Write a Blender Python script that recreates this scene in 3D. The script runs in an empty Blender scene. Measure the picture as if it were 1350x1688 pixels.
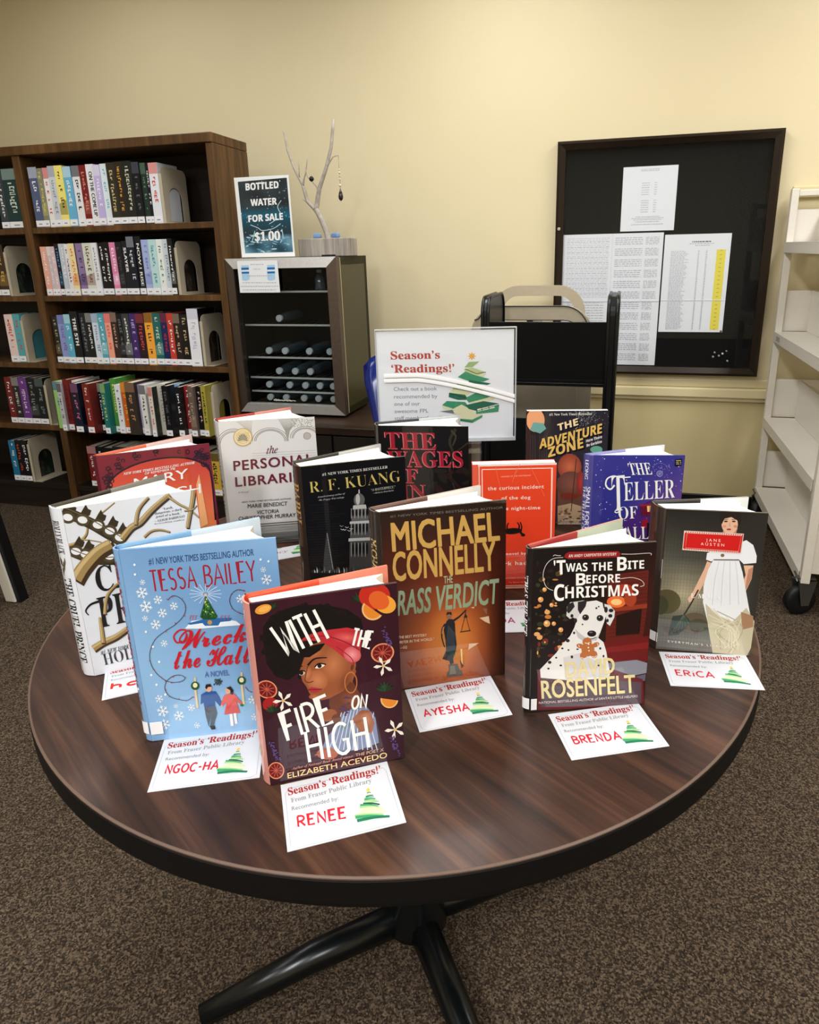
import bpy, bmesh, math, random
import numpy as np
from mathutils import Vector, Matrix
from mathutils.geometry import tessellate_polygon

random.seed(7)
SC = bpy.context.scene
COL = SC.collection
PI = math.pi
R = math.radians

# ------------------------------------------------------------------ colour
def lin(c):
    out = []
    for v in c[:3]:
        v = max(0.0, min(255.0, v)) / 255.0
        out.append(v / 12.92 if v <= 0.04045 else ((v + 0.055) / 1.055) ** 2.4)
    return (out[0], out[1], out[2], 1.0)
def mixc(a, b, t):
    t = max(0.0, min(1.0, t))
    return tuple(a[i] + (b[i] - a[i]) * t for i in range(3))

# ------------------------------------------------------------------ materials
MATS = {}
def new_mat(name):
    m = bpy.data.materials.new(name); m.use_nodes = True
    nt = m.node_tree; b = nt.nodes['Principled BSDF']
    MATS[name] = m
    return m, nt, b
def N(nt, typ, **kw):
    n = nt.nodes.new(typ)
    for k, v in kw.items(): setattr(n, k, v)
    return n
def flat(name, rgb, rough=0.5, metal=0.0, spec=0.5, bump=0.0, bscale=60, var=0.0):
    """plain colour with a faint procedural mottling"""
    m, nt, b = new_mat(name)
    b.inputs['Roughness'].default_value = rough
    b.inputs['Metallic'].default_value = metal
    b.inputs['Specular IOR Level'].default_value = spec
    tc = N(nt, 'ShaderNodeTexCoord'); no = N(nt, 'ShaderNodeTexNoise')
    no.inputs['Scale'].default_value = bscale; no.inputs['Detail'].default_value = 3
    nt.links.new(tc.outputs['Object'], no.inputs['Vector'])
    r = N(nt, 'ShaderNodeValToRGB'); c = lin(rgb)
    r.color_ramp.elements[0].color = tuple(x * (1 - var) for x in c[:3]) + (1,)
    r.color_ramp.elements[1].color = tuple(min(1, x * (1 + var)) for x in c[:3]) + (1,)
    nt.links.new(no.outputs['Fac'], r.inputs['Fac']); nt.links.new(r.outputs['Color'], b.inputs['Base Color'])
    if bump:
        bp = N(nt, 'ShaderNodeBump'); bp.inputs['Strength'].default_value = bump; bp.inputs['Distance'].default_value = 0.002
        nt.links.new(no.outputs['Fac'], bp.inputs['Height']); nt.links.new(bp.outputs['Normal'], b.inputs['Normal'])
    return m
def printed(name, rough, spec, coat=0.0, coat_rough=0.05, sat=1.0):
    """printed surface: the ink colours live in the mesh colour attribute"""
    m, nt, b = new_mat(name)
    a = N(nt, 'ShaderNodeVertexColor', layer_name='Col')
    nt.links.new(a.outputs['Color'], b.inputs['Base Color'])
    b.inputs['Roughness'].default_value = rough
    b.inputs['Specular IOR Level'].default_value = spec
    b.inputs['Coat Weight'].default_value = coat
    b.inputs['Coat Roughness'].default_value = coat_rough
    return m
def glassy(name, tint, gloss_fac=1.0, rough=0.02, ior=1.5, cap_=.35):
    """thin clear sheet: transparent with a fresnel reflection"""
    m = bpy.data.materials.new(name); m.use_nodes = True; nt = m.node_tree
    nt.nodes.clear(); MATS[name] = m
    out = N(nt, 'ShaderNodeOutputMaterial'); mx = N(nt, 'ShaderNodeMixShader')
    tr = N(nt, 'ShaderNodeBsdfTransparent'); gl = N(nt, 'ShaderNodeBsdfGlossy'); fr = N(nt, 'ShaderNodeFresnel')
    tr.inputs['Color'].default_value = lin(tint); gl.inputs['Roughness'].default_value = rough
    fr.inputs['IOR'].default_value = ior
    mu = N(nt, 'ShaderNodeMath', operation='MULTIPLY'); mu.inputs[1].default_value = gloss_fac
    mi = N(nt, 'ShaderNodeMath', operation='MINIMUM'); mi.inputs[1].default_value = cap_
    nt.links.new(fr.outputs[0], mu.inputs[0]); nt.links.new(mu.outputs[0], mi.inputs[0]); nt.links.new(mi.outputs[0], mx.inputs[0])
    nt.links.new(tr.outputs[0], mx.inputs[1]); nt.links.new(gl.outputs[0], mx.inputs[2])
    nt.links.new(mx.outputs[0], out.inputs[0])
    return m
def wood(name, dark, mid, light, rot, scale=(1.6, 26, 26), rough=0.4, coat=0.0, spec=0.4, big=3.0):
    m, nt, b = new_mat(name)
    tc = N(nt, 'ShaderNodeTexCoord'); mp = N(nt, 'ShaderNodeMapping'); mp0 = N(nt, 'ShaderNodeMapping')
    mp0.inputs['Rotation'].default_value = rot
    mp.inputs['Scale'].default_value = scale
    nt.links.new(tc.outputs['Object'], mp0.inputs['Vector']); nt.links.new(mp0.outputs['Vector'], mp.inputs['Vector'])
    n1 = N(nt, 'ShaderNodeTexNoise'); n1.inputs['Scale'].default_value = 1.0; n1.inputs['Detail'].default_value = 9
    n1.inputs['Roughness'].default_value = 0.62; n1.inputs['Distortion'].default_value = 0.35
    n2 = N(nt, 'ShaderNodeTexNoise'); n2.inputs['Scale'].default_value = big; n2.inputs['Detail'].default_value = 2
    nt.links.new(mp.outputs['Vector'], n1.inputs['Vector']); nt.links.new(mp0.outputs['Vector'], n2.inputs['Vector'])
    mx = N(nt, 'ShaderNodeMath', operation='MULTIPLY_ADD'); mx.inputs[1].default_value = 0.72
    m2 = N(nt, 'ShaderNodeMath', operation='MULTIPLY'); m2.inputs[1].default_value = 0.28
    nt.links.new(n2.outputs['Fac'], m2.inputs[0]); nt.links.new(n1.outputs['Fac'], mx.inputs[0]); nt.links.new(m2.outputs[0], mx.inputs[2])
    r = N(nt, 'ShaderNodeValToRGB'); e = r.color_ramp.elements
    e[0].position = 0.34; e[0].color = lin(dark); e[1].position = 0.68; e[1].color = lin(light)
    k = e.new(0.5); k.color = lin(mid)
    nt.links.new(mx.outputs[0], r.inputs['Fac']); nt.links.new(r.outputs['Color'], b.inputs['Base Color'])
    b.inputs['Roughness'].default_value = rough; b.inputs['Specular IOR Level'].default_value = spec
    b.inputs['Coat Weight'].default_value = coat; b.inputs['Coat Roughness'].default_value = 0.12
    return m

JACKET = printed('glossy_printed_jacket', 0.35, 0.35, coat=1.0, coat_rough=0.03)
JACKET.node_tree.nodes['Principled BSDF'].inputs['Coat IOR'].default_value = 1.62
PRINT = printed('satin_print', 0.45, 0.35)
PAPER = printed('matte_print', 0.75, 0.25)
SPINES = printed('library_book_print', 0.32, 0.4)
PAGES = printed('page_edges', 0.85, 0.15)
WALNUT = wood('walnut_laminate', (28, 16, 11), (64, 40, 28), (102, 69, 48), (0, 0, R(48)), scale=(1.9, 52, 52), rough=0.45, coat=0.06, spec=0.32, big=4.5)
CASEWOOD = wood('bookcase_wood', (62, 42, 22), (92, 64, 35), (120, 86, 50), (0, R(90), 0), scale=(2.2, 30, 30), rough=0.45)
CASEDARK = wood('bookcase_shade_wood', (24, 17, 12), (34, 24, 17), (46, 33, 23), (0, 0, 0), scale=(2.0, 30, 30), rough=0.55)  # darker copy of the case wood, interior shade put into the colour
COUNTERW = wood('counter_wood', (30, 19, 14), (48, 32, 24), (74, 52, 40), (0, 0, 0), scale=(2.0, 26, 26), rough=0.35)
EDGEBLK = flat('black_edge_band', (15, 11, 10), 0.6, spec=.25, var=0.2)
RIM = flat('laminate_rim', (104, 84, 72), 0.45)
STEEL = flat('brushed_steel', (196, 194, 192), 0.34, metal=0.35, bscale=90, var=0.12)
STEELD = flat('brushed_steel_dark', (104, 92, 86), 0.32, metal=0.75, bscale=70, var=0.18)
FRIDGE = flat('fridge_black_wall_tint', (72, 67, 40), 0.3, spec=0.5, var=0.1)  # black body tinted olive, cream wall reflection put into the colour
BLK = flat('black_plastic', (12, 13, 15), 0.4, var=0.2)
BLKMET = flat('black_enamel', (13, 16, 18), 0.28, spec=0.5, var=0.15)
BLKCORE = flat('black_board_face', (7, 9, 11), 0.8, spec=.2, var=0.1)
FRAMEBR = flat('bronze_board_frame', (48, 36, 27), 0.35, metal=0.3, var=0.15)
WHITEM = flat('white_enamel', (222, 216, 205), 0.38, var=0.03)
CREAMM = flat('beige_enamel', (182, 170, 148), 0.4, var=0.06)
BOOKENDM = flat('beige_bookend_metal', (190, 180, 160), 0.4, var=0.06)
CHROME = flat('chrome', (190, 190, 190), 0.12, metal=1.0)
GREYM = flat('grey_metal', (120, 120, 118), 0.3, metal=0.8)
TYRE = flat('black_rubber', (16, 17, 19), 0.5)
BLUEP = flat('blue_plastic', (16, 34, 110), 0.22, spec=0.6, var=0.15)
ACRYL = glassy('clear_acrylic', (252, 253, 253), .8, cap_=.10)
ACREDGE = glassy('acrylic_edge', (238, 241, 243), .8, rough=0.08, cap_=.3)
SIGNEDGE = flat('frosted_acrylic_edge', (196, 200, 204), .25, var=.05)
BGLASS = glassy('board_glass', (250, 251, 252), .75, rough=0.01, cap_=.12)
FGLASS = glassy('fridge_door_glass', (228, 234, 236), .6, rough=0.02, cap_=.12)
BOTTLE = glassy('bottle_plastic', (190, 210, 220), 3.0, rough=0.12, cap_=.6)
_m = BOTTLE; _nt = _m.node_tree; _o = [n for n in _nt.nodes if n.type == 'OUTPUT_MATERIAL'][0]; _prev = _o.inputs[0].links[0].from_socket
_d = N(_nt, 'ShaderNodeBsdfDiffuse'); _d.inputs['Color'].default_value = lin((150, 172, 184)); _x = N(_nt, 'ShaderNodeMixShader'); _x.inputs[0].default_value = .16
_nt.links.new(_prev, _x.inputs[1]); _nt.links.new(_d.outputs[0], _x.inputs[2]); _nt.links.new(_x.outputs[0], _o.inputs[0])
CAPM = flat('grey_bottle_cap', (206, 210, 214), 0.4)
BARK = flat('whitewashed_branch', (176, 168, 158), 0.75, bump=0.5, bscale=70, var=0.35)
BLOCKW = wood('weathered_block', (112, 104, 98), (160, 152, 144), (192, 186, 178), (0, R(90), 0), scale=(3, 60, 60), rough=0.8)
GEMM = glassy('pale_blue_glass', (120, 150, 190), 2.0, rough=0.1)
CRYST = flat('smoky_crystal', (60, 55, 54), 0.08, spec=0.9, metal=0.4)
PALEGLASS = flat('pale_bead', (225, 215, 180), 0.15, spec=0.8)
GLARE = flat('white_glare_streak', (247, 248, 250), 0.5, spec=0.5)  # near-white colour standing in for tube glare on the sign

# ------------------------------------------------------------------ meshes
class MB:
    def __init__(s): s.v = []; s.f = []; s.c = []; s.m = []; s.sm = []
    def face(s, pts, col=(255, 255, 255), m=0, smooth=False):
        i = len(s.v); s.v += [tuple(p) for p in pts]; s.f.append(tuple(range(i, i + len(pts))))
        if callable(col): s.c.append([lin(col(*p)) for p in pts])
        elif len(col) == len(pts) and hasattr(col[0], '__len__'): s.c.append([lin(k) for k in col])
        else: k = lin(col); s.c.append([k] * len(pts))
        s.m.append(m); s.sm.append(smooth)
    def box(s, x0, x1, y0, y1, z0, z1, col=(255, 255, 255), m=0):
        a = [(x0, y0, z0), (x1, y0, z0), (x1, y1, z0), (x0, y1, z0), (x0, y0, z1), (x1, y0, z1), (x1, y1, z1), (x0, y1, z1)]
        i = len(s.v); s.v += a; k = lin(col)
        for q in ((0, 3, 2, 1), (4, 5, 6, 7), (0, 1, 5, 4), (1, 2, 6, 5), (2, 3, 7, 6), (3, 0, 4, 7)):
            s.f.append(tuple(i + j for j in q)); s.c.append([k] * 4); s.m.append(m); s.sm.append(False)
    def ring(s, rings, col=(255, 255, 255), m=0, caps=True, smooth=True, close=True):
        """loft through rings of equal vertex count"""
        i = len(s.v); n = len(rings[0]); k = lin(col)
        for r in rings: s.v += [tuple(p) for p in r]
        for a in range(len(rings) - 1):
            for j in range(n if close else n - 1):
                q = (i + a * n + j, i + a * n + (j + 1) % n, i + (a + 1) * n + (j + 1) % n, i + (a + 1) * n + j)
                s.f.append(q); s.c.append([k] * 4); s.m.append(m); s.sm.append(smooth)
        if caps and close:
            s.f.append(tuple(i + j for j in range(n))[::-1]); s.c.append([k] * n); s.m.append(m); s.sm.append(False)
            b = i + (len(rings) - 1) * n
            s.f.append(tuple(b + j for j in range(n))); s.c.append([k] * n); s.m.append(m); s.sm.append(False)
    def tube(s, pts, rad, n=10, col=(255, 255, 255), m=0, caps=True):
        pts = [Vector(p) for p in pts]
        if not hasattr(rad, '__len__'): rad = [rad] * len(pts)
        rings = []; ref = None
        for i, p in enumerate(pts):
            d = (pts[min(i + 1, len(pts) - 1)] - pts[max(i - 1, 0)])
            d = d.normalized() if d.length > 1e-9 else Vector((0, 0, 1))
            if ref is None: ref = Vector((1, 0, 0)) if abs(d.x) < 0.8 else Vector((0, 1, 0))
            a = d.cross(ref).normalized(); b = d.cross(a).normalized(); ref = -b if False else ref
            rings.append([p + (a * math.cos(t) + b * math.sin(t)) * rad[i] for t in [2 * PI * j / n for j in range(n)]])
        s.ring(rings, col, m, caps)
    def lathe(s, prof, cx=0, cy=0, n=24, col=(255, 255, 255), m=0, axis='z', origin=(0, 0, 0), smooth=True, caps=True):
        rings = []
        for r, z in prof:
            ring = []
            for j in range(n):
                t = 2 * PI * j / n; a, b = r * math.cos(t), r * math.sin(t)
                if axis == 'z': ring.append((origin[0] + cx + a, origin[1] + cy + b, origin[2] + z))
                elif axis == 'y': ring.append((origin[0] + a, origin[1] + z, origin[2] + b))
                else: ring.append((origin[0] + z, origin[1] + a, origin[2] + b))
            rings.append(ring)
        s.ring(rings, col, m, caps, smooth)
    def prism(s, outline, z0, z1, col=(255, 255, 255), top=None, m=0, fn=None):
        """outline in xy extruded over z (fn maps x,y,z to another frame)"""
        g = fn or (lambda x, y, z: (x, y, z))
        n = len(outline)
        tri = tessellate_polygon([[Vector((x, y, 0)) for x, y in outline]])
        area = sum(outline[i][0] * outline[(i + 1) % n][1] - outline[(i + 1) % n][0] * outline[i][1] for i in range(n))
        o = outline if area > 0 else outline[::-1]
        if area <= 0: tri = tessellate_polygon([[Vector((x, y, 0)) for x, y in o]])
        for t in tri:
            t = list(t)
            a, b, c = (o[k] for k in t)
            if (b[0] - a[0]) * (c[1] - a[1]) - (b[1] - a[1]) * (c[0] - a[0]) < 0: t = t[::-1]
            s.face([g(o[k][0], o[k][1], z1) for k in t], top or col, m)
            s.face([g(o[k][0], o[k][1], z0) for k in t[::-1]], col, m)
        for i in range(n):
            a, b = o[i], o[(i + 1) % n]
            s.face([g(a[0], a[1], z0), g(b[0], b[1], z0), g(b[0], b[1], z1), g(a[0], a[1], z1)], col, m)
    def build(s, name, mat, parent=None, M=None, bevel=0.0, seg=2, merge=False, recalc=False):
        me = bpy.data.meshes.new(name); me.from_pydata(s.v, [], s.f)
        at = me.color_attributes.new('Col', 'FLOAT_COLOR', 'CORNER')
        at.data.foreach_set('color', [x for f in s.c for k in f for x in k])
        mats = mat if isinstance(mat, (list, tuple)) else [mat]
        for q in mats: me.materials.append(q)
        me.polygons.foreach_set('material_index', s.m); me.polygons.foreach_set('use_smooth', s.sm)
        if merge or recalc:
            b = bmesh.new(); b.from_mesh(me)
            if merge: bmesh.ops.remove_doubles(b, verts=b.verts, dist=1e-5)
            bmesh.ops.recalc_face_normals(b, faces=b.faces); b.to_mesh(me); b.free()
        me.update()
        o = bpy.data.objects.new(name, me); COL.objects.link(o)
        if parent: o.parent = parent
        if M is not None: o.matrix_world = M
        if bevel:
            md = o.modifiers.new('Bevel', 'BEVEL'); md.width = bevel; md.segments = seg; md.limit_method = 'ANGLE'; md.angle_limit = R(40)
        return o

def tag(o, label=None, cat=None, group=None, kind=None):
    if label: o['label'] = label
    if cat: o['category'] = cat
    if group: o['group'] = group
    if kind: o['kind'] = kind
    return o
def thing(name, label, cat, M, group=None):
    o = bpy.data.objects.new(name, None); COL.objects.link(o); o.empty_display_size = 0.05
    o.matrix_world = M
    return tag(o, label, cat, group)
T = Matrix.Translation
def RZ(a): return Matrix.Rotation(a, 4, 'Z')
YAW = R(-15.3)
ROOM = RZ(YAW)                      # room frame: x along the back wall, y into it
def room(s, n, z=0.0, rz=0.0): return ROOM @ T((s, n, z)) @ RZ(rz)
TZ = 0.74                           # table top

# ------------------------------------------------------------------ lettering
STY = {'b': (0x1D5D4, 0x1D7EC), 's': (0x1D400, 0x1D7CE), 'i': (0x1D434, None), 'c': (0x1D4D0, None), 'k': (0x1D468, None), 'n': (None, None)}
def styled(t, st):
    up, dg = STY[st]
    if up is None: return t
    o = ''
    for ch in t:
        if 'A' <= ch <= 'Z': o += chr(up + ord(ch) - 65)
        elif 'a' <= ch <= 'z':
            o += '\u210e' if (up == 0x1D434 and ch == 'h') else chr(up + 26 + ord(ch) - 97)
        elif dg and '0' <= ch <= '9': o += chr(dg + ord(ch) - 48)
        else: o += ch
    return o
TXT = {}
def text_mesh(t, st='n', off=0.0, sp=1.0):
    key = (t, st, off, sp)
    if key in TXT: return TXT[key]
    cu = bpy.data.curves.new('lettering', 'FONT'); cu.body = styled(t, st); cu.size = 1; cu.offset = off; cu.space_character = sp
    cu.resolution_u = 3; cu.fill_mode = 'FRONT'
    ob = bpy.data.objects.new('lettering', cu); COL.objects.link(ob)
    dg = bpy.context.evaluated_depsgraph_get()
    me = bpy.data.meshes.new_from_object(ob.evaluated_get(dg))
    vs = [(v.co.x, v.co.y) for v in me.vertices]; fs = [tuple(p.vertices) for p in me.polygons]
    bpy.data.objects.remove(ob); bpy.data.curves.remove(cu); bpy.data.meshes.remove(me)
    TXT[key] = (vs, fs)
    return TXT[key]
CAP = {}
def cap(st):
    if st not in CAP: CAP[st] = max([v[1] for v in text_mesh('H', st)[0]] or [0.7])
    return CAP[st]
def arc(cx, cy, rx, ry, a0, a1, n=9):
    return [(cx + rx * math.cos(R(a0 + (a1 - a0) * i / (n - 1))), cy + ry * math.sin(R(a0 + (a1 - a0) * i / (n - 1)))) for i in range(n)]
STK = {  # hand lettering: (advance, strokes)
 'A': (.75, [[(0, 0), (.37, 1), (.75, 0)], [(.12, .35), (.63, .35)]]),
 'B': (.62, [[(.05, 0), (.05, 1)], [(.05, 1)] + arc(.25, .77, .3, .23, 90, -90) + [(.05, .54)], [(.05, .54)] + arc(.28, .27, .34, .27, 90, -90) + [(.05, 0)]]),
 'C': (.66, [arc(.4, .5, .38, .5, 50, 310, 13)]),
 'D': (.7, [[(.05, 0), (.05, 1)], [(.05, 1)] + arc(.2, .5, .45, .5, 90, -90, 11) + [(.05, 0)]]),
 'E': (.58, [[(.55, 1), (.05, 1), (.05, 0), (.56, 0)], [(.05, .52), (.45, .52)]]),
 'F': (.55, [[(.55, 1), (.05, 1), (.05, 0)], [(.05, .5), (.42, .5)]]),
 'G': (.72, [arc(.4, .5, .38, .5, 50, 300, 13) + [(.64, .12), (.64, .45), (.42, .45)]]),
 'H': (.68, [[(.05, 0), (.05, 1)], [(.62, 0), (.62, 1)], [(.05, .5), (.62, .5)]]),
 'I': (.16, [[(.08, 0), (.08, 1)]]), 'i': (.16, [[(.08, 0), (.08, .68)], [(.08, .92), (.08, .98)]]),
 'L': (.52, [[(.05, 1), (.05, 0), (.52, 0)]]),
 'N': (.7, [[(.05, 0), (.05, 1), (.64, 0), (.64, 1)]]),
 'O': (.76, [arc(.38, .5, .36, .5, 90, 450, 17)]),
 'R': (.64, [[(.05, 0), (.05, 1)], [(.05, 1)] + arc(.25, .74, .32, .26, 90, -90) + [(.05, .48)], [(.25, .48), (.62, 0)]]),
 'S': (.58, [arc(.3, .75, .25, .25, 45, 270, 9) + arc(.28, .26, .27, .26, 90, -145, 10)]),
 'T': (.62, [[(0, 1), (.62, 1)], [(.31, 1), (.31, 0)]]),
 'W': (1.0, [[(0, 1), (.26, 0), (.5, .8), (.74, 0), (1, 1)]]),
 'Y': (.66, [[(0, 1), (.33, .48), (.66, 1)], [(.33, .48), (.33, 0)]]),
 '-': (.4, [[(.05, .45), (.36, .45)]]), ' ': (.35, []),
 'h': (.6, [[(.05, 1.15), (.05, 0)], [(.05, .4)] + arc(.28, .42, .23, .25, 180, 0) + [(.51, 0)]]),
 'c': (.55, [arc(.3, .33, .26, .33, 50, 310)]),
 'a': (.55, [arc(.26, .3, .24, .3, 60, 420, 12) + [(.5, .6), (.5, .05), (.58, 0)]]),
 'n': (.52, [[(.05, .62), (.05, 0)], [(.05, .4)] + arc(.26, .4, .2, .22, 170, 0) + [(.46, 0)]]),
 'y': (.5, [[(.03, .6), (.25, .05)], [(.5, .6), (.1, -.35)]]),
 '!': (.16, [[(.08, .3), (.08, 1)], [(.08, 0), (.08, .05)]]),
}

# ------------------------------------------------------------------ flat artwork on a w x h surface
class Art:
    """Layers of flat ink shapes on a sheet. Shapes are given in the coordinates of a
    drawing frame (window x0,y0,scale) whose four sheet corners TL,TR,BR,BL are known."""
    def __init__(s, win, corners, raw=True):
        s.win = win; s.layers = []; s.k = 0
        src = []
        for (x, y) in corners: src.append((x, y) if raw else ((x - win[0]) * win[2], (y - win[1]) * win[2]))
        dst = [(0, 1), (1, 1), (1, 0), (0, 0)]
        A = []; B = []
        for (x, y), (u, v) in zip(src, dst):
            A.append([x, y, 1, 0, 0, 0, -u * x, -u * y]); B.append(u)
            A.append([0, 0, 0, x, y, 1, -v * x, -v * y]); B.append(v)
        s.h = list(np.linalg.solve(np.array(A, float), np.array(B, float))) + [1.0]
    def uv(s, p):
        h = s.h; x, y = p; d = h[6] * x + h[7] * y + 1
        return ((h[0] * x + h[1] * y + h[2]) / d, (h[3] * x + h[4] * y + h[5]) / d)
    @staticmethod
    def clip(poly, lo=0.0, hi=1.0):
        for ax, sgn, lim in ((0, 1, lo), (0, -1, -hi), (1, 1, lo), (1, -1, -hi)):
            out = []
            for i in range(len(poly)):
                a, b = poly[i - 1], poly[i]
                da, db = sgn * a[ax] - lim, sgn * b[ax] - lim
                if (da >= 0) != (db >= 0):
                    t = da / (da - db); out.append((a[0] + (b[0] - a[0]) * t, a[1] + (b[1] - a[1]) * t))
                if db >= 0: out.append(b)
            poly = out
            if len(poly) < 3: return []
        return poly
    def add(s, polys, col): s.k += 1; s.layers.append((polys, col, s.k))
    def bg(s, fn, nx=14, ny=20):
        q = []
        for i in range(nx):
            for j in range(ny):
                q.append([(i / nx, j / ny), ((i + 1) / nx, j / ny), ((i + 1) / nx, (j + 1) / ny), (i / nx, (j + 1) / ny)])
        s.add(q, fn)
    def poly_uv(s, pts, col):
        c = s.clip(pts)
        if len(c) < 3: return
        if len(c) == 3: s.add([c], col); return
        tr = tessellate_polygon([[Vector((x, y, 0)) for x, y in c]])
        s.add([[c[k] for k in t] for t in tr], col)
    def poly(s, pts, col): s.poly_uv([s.uv(p) for p in pts], col)
    def ell(s, x, y, rx, ry, col, rot=0, n=22):
        c, q = math.cos(R(rot)), math.sin(R(rot)); pts = []
        for i in range(n):
            t = 2 * PI * i / n; a, b = rx * math.cos(t), ry * math.sin(t)
            pts.append((x + a * c - b * q, y + a * q + b * c))
        s.poly(pts, col)
    def soft(s, x, y, rx, ry, c_in, c_out, rot=0, n=7):
        for i in range(n): k = 1 - i / n; s.ell(x, y, rx * k, ry * k, mixc(c_out, c_in, (i + 1) / n), rot, 18)
    def line(s, pts, w, col, w1=None, smooth=False):
        if smooth and len(pts) > 2:
            P = [pts[0]] + list(pts) + [pts[-1]]; o = []
            for i in range(1, len(P) - 2):
                a, b, c, d = P[i - 1], P[i], P[i + 1], P[i + 2]
                for k in range(5):
                    t = k / 5
                    o.append(tuple(.5 * (2 * b[j] + (c[j] - a[j]) * t + (2 * a[j] - 5 * b[j] + 4 * c[j] - d[j]) * t * t + (3 * b[j] - a[j] - 3 * c[j] + d[j]) * t ** 3) for j in (0, 1)))
            pts = o + [pts[-1]]
        n = len(pts); ps = []
        if w1 is None: w1 = w
        L = []; Rr = []
        for i in range(n):
            a = pts[max(0, i - 1)]; b = pts[min(n - 1, i + 1)]
            d = math.hypot(b[0] - a[0], b[1] - a[1]) or 1; nx, ny = -(b[1] - a[1]) / d, (b[0] - a[0]) / d
            h = (w + (w1 - w) * i / max(1, n - 1)) / 2
            if 0 < i < n - 1:   # mitre
                p, c = pts[i - 1], pts[i + 1]
                d1 = math.hypot(pts[i][0] - p[0], pts[i][1] - p[1]) or 1
                n1 = (-(pts[i][1] - p[1]) / d1, (pts[i][0] - p[0]) / d1)
                k = max(.45, abs(n1[0] * nx + n1[1] * ny)); h /= k
            L.append((pts[i][0] + nx * h, pts[i][1] + ny * h)); Rr.append((pts[i][0] - nx * h, pts[i][1] - ny * h))
        for i in range(n - 1):
            c = s.clip([s.uv(q) for q in (L[i], L[i + 1], Rr[i + 1], Rr[i])])
            if len(c) >= 3: ps.append(c)
        if ps: s.add(ps, col)
    def ringl(s, x, y, rx, ry, w, col, a0=0, a1=360, n=25): s.line(arc(x, y, rx, ry, a0, a1, n), w, col)
    def text(s, t, p0, p1, up, col, st='n', off=0.0, sp=1.0):
        if not hasattr(up, '__len__'): up = (0, -up)
        # weight is added by over-printing slightly shifted copies, lightness by thinning the outline
        vs, fs = text_mesh(t, st, min(off, 0.0), sp)
        if not vs: return
        x0 = min(v[0] for v in vs); x1 = max(v[0] for v in vs); c = cap(st)
        q = [s.uv((p0[0] + (v[0] - x0) / (x1 - x0) * (p1[0] - p0[0]) + v[1] / c * up[0],
                   p0[1] + (v[0] - x0) / (x1 - x0) * (p1[1] - p0[1]) + v[1] / c * up[1])) for v in vs]
        ps = []
        sh = [(0, 0)]
        if off > .003:
            em = math.hypot(p1[0] - p0[0], p1[1] - p0[1]) / (x1 - x0); ev = math.hypot(*up) / c
            o0 = s.uv(p0); o1 = s.uv((p0[0] + off * .8 * em, p0[1])); o2 = s.uv((p0[0], p0[1] - off * .55 * ev))
            dx = (o1[0] - o0[0], o1[1] - o0[1]); dy = (o2[0] - o0[0], o2[1] - o0[1])
            sh = [(i * dx[0] + j * dy[0], i * dx[1] + j * dy[1]) for i in (-1, 1) for j in (-1, 1)]
        for g_ in sh:
            ps = []
            for f in fs:
                p = [(q[i][0] + g_[0], q[i][1] + g_[1]) for i in f]
                if any(a < 0 or a > 1 or b < 0 or b > 1 for a, b in p): p = s.clip(p)
                if len(p) >= 3: ps.append(p)
            s.add(ps, col)
    def hand(s, t, p0, p1, up, col, w, sp=.2, w1=None):
        if not hasattr(up, '__len__'): up = (0, -up)
        tot = sum(STK[ch][0] + sp for ch in t) - sp; x = 0
        for ch in t:
            adv, st = STK[ch]
            for k in st:
                s.line([(p0[0] + (x + a) / tot * (p1[0] - p0[0]) + b * up[0], p0[1] + (x + a) / tot * (p1[1] - p0[1]) + b * up[1]) for a, b in k], w, col, w1)
            x += adv + sp
    def emit(s, mb, fn, d0=0.0002, dk=0.000012, m=0):
        """fn(u,v,d) -> 3-D point, d = height of the ink above the sheet"""
        dk = min(dk, .0009 / max(1, s.k))
        for polys, col, k in s.layers:
            d = d0 + dk * k
            for p in polys:
                cc = [col(u, v) for u, v in p] if callable(col) else col
                mb.face([fn(u, v, d) for u, v in p], cc, m)
def flip_ok(mb): return mb
# ================================================================== THE SETTING
def surf_wall(name, rgb, rgb2):
    m, nt, b = new_mat(name)
    tc = N(nt, 'ShaderNodeTexCoord'); n1 = N(nt, 'ShaderNodeTexNoise'); n1.inputs['Scale'].default_value = 2.2
    n2 = N(nt, 'ShaderNodeTexNoise'); n2.inputs['Scale'].default_value = 160
    nt.links.new(tc.outputs['Object'], n1.inputs['Vector']); nt.links.new(tc.outputs['Object'], n2.inputs['Vector'])
    r = N(nt, 'ShaderNodeValToRGB'); r.color_ramp.elements[0].color = lin(rgb); r.color_ramp.elements[1].color = lin(rgb2)
    nt.links.new(n1.outputs['Fac'], r.inputs['Fac']); nt.links.new(r.outputs['Color'], b.inputs['Base Color'])
    bp = N(nt, 'ShaderNodeBump'); bp.inputs['Strength'].default_value = .15; bp.inputs['Distance'].default_value = .001
    nt.links.new(n2.outputs['Fac'], bp.inputs['Height']); nt.links.new(bp.outputs['Normal'], b.inputs['Normal'])
    b.inputs['Roughness'].default_value = .55; b.inputs['Specular IOR Level'].default_value = .35
    return m
WALLP = surf_wall('cream_wall_paint', (222, 209, 174), (227, 215, 182))
WALLLOW = surf_wall('cream_wall_dimmed', (208, 193, 148), (214, 200, 156))  # lower wall toned down, light fall-off put into the colour
TRIMP = surf_wall('cream_trim_paint', (218, 204, 164), (224, 211, 172))
CEIL = surf_wall('ceiling_tile', (232, 230, 224), (238, 236, 230))
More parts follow.
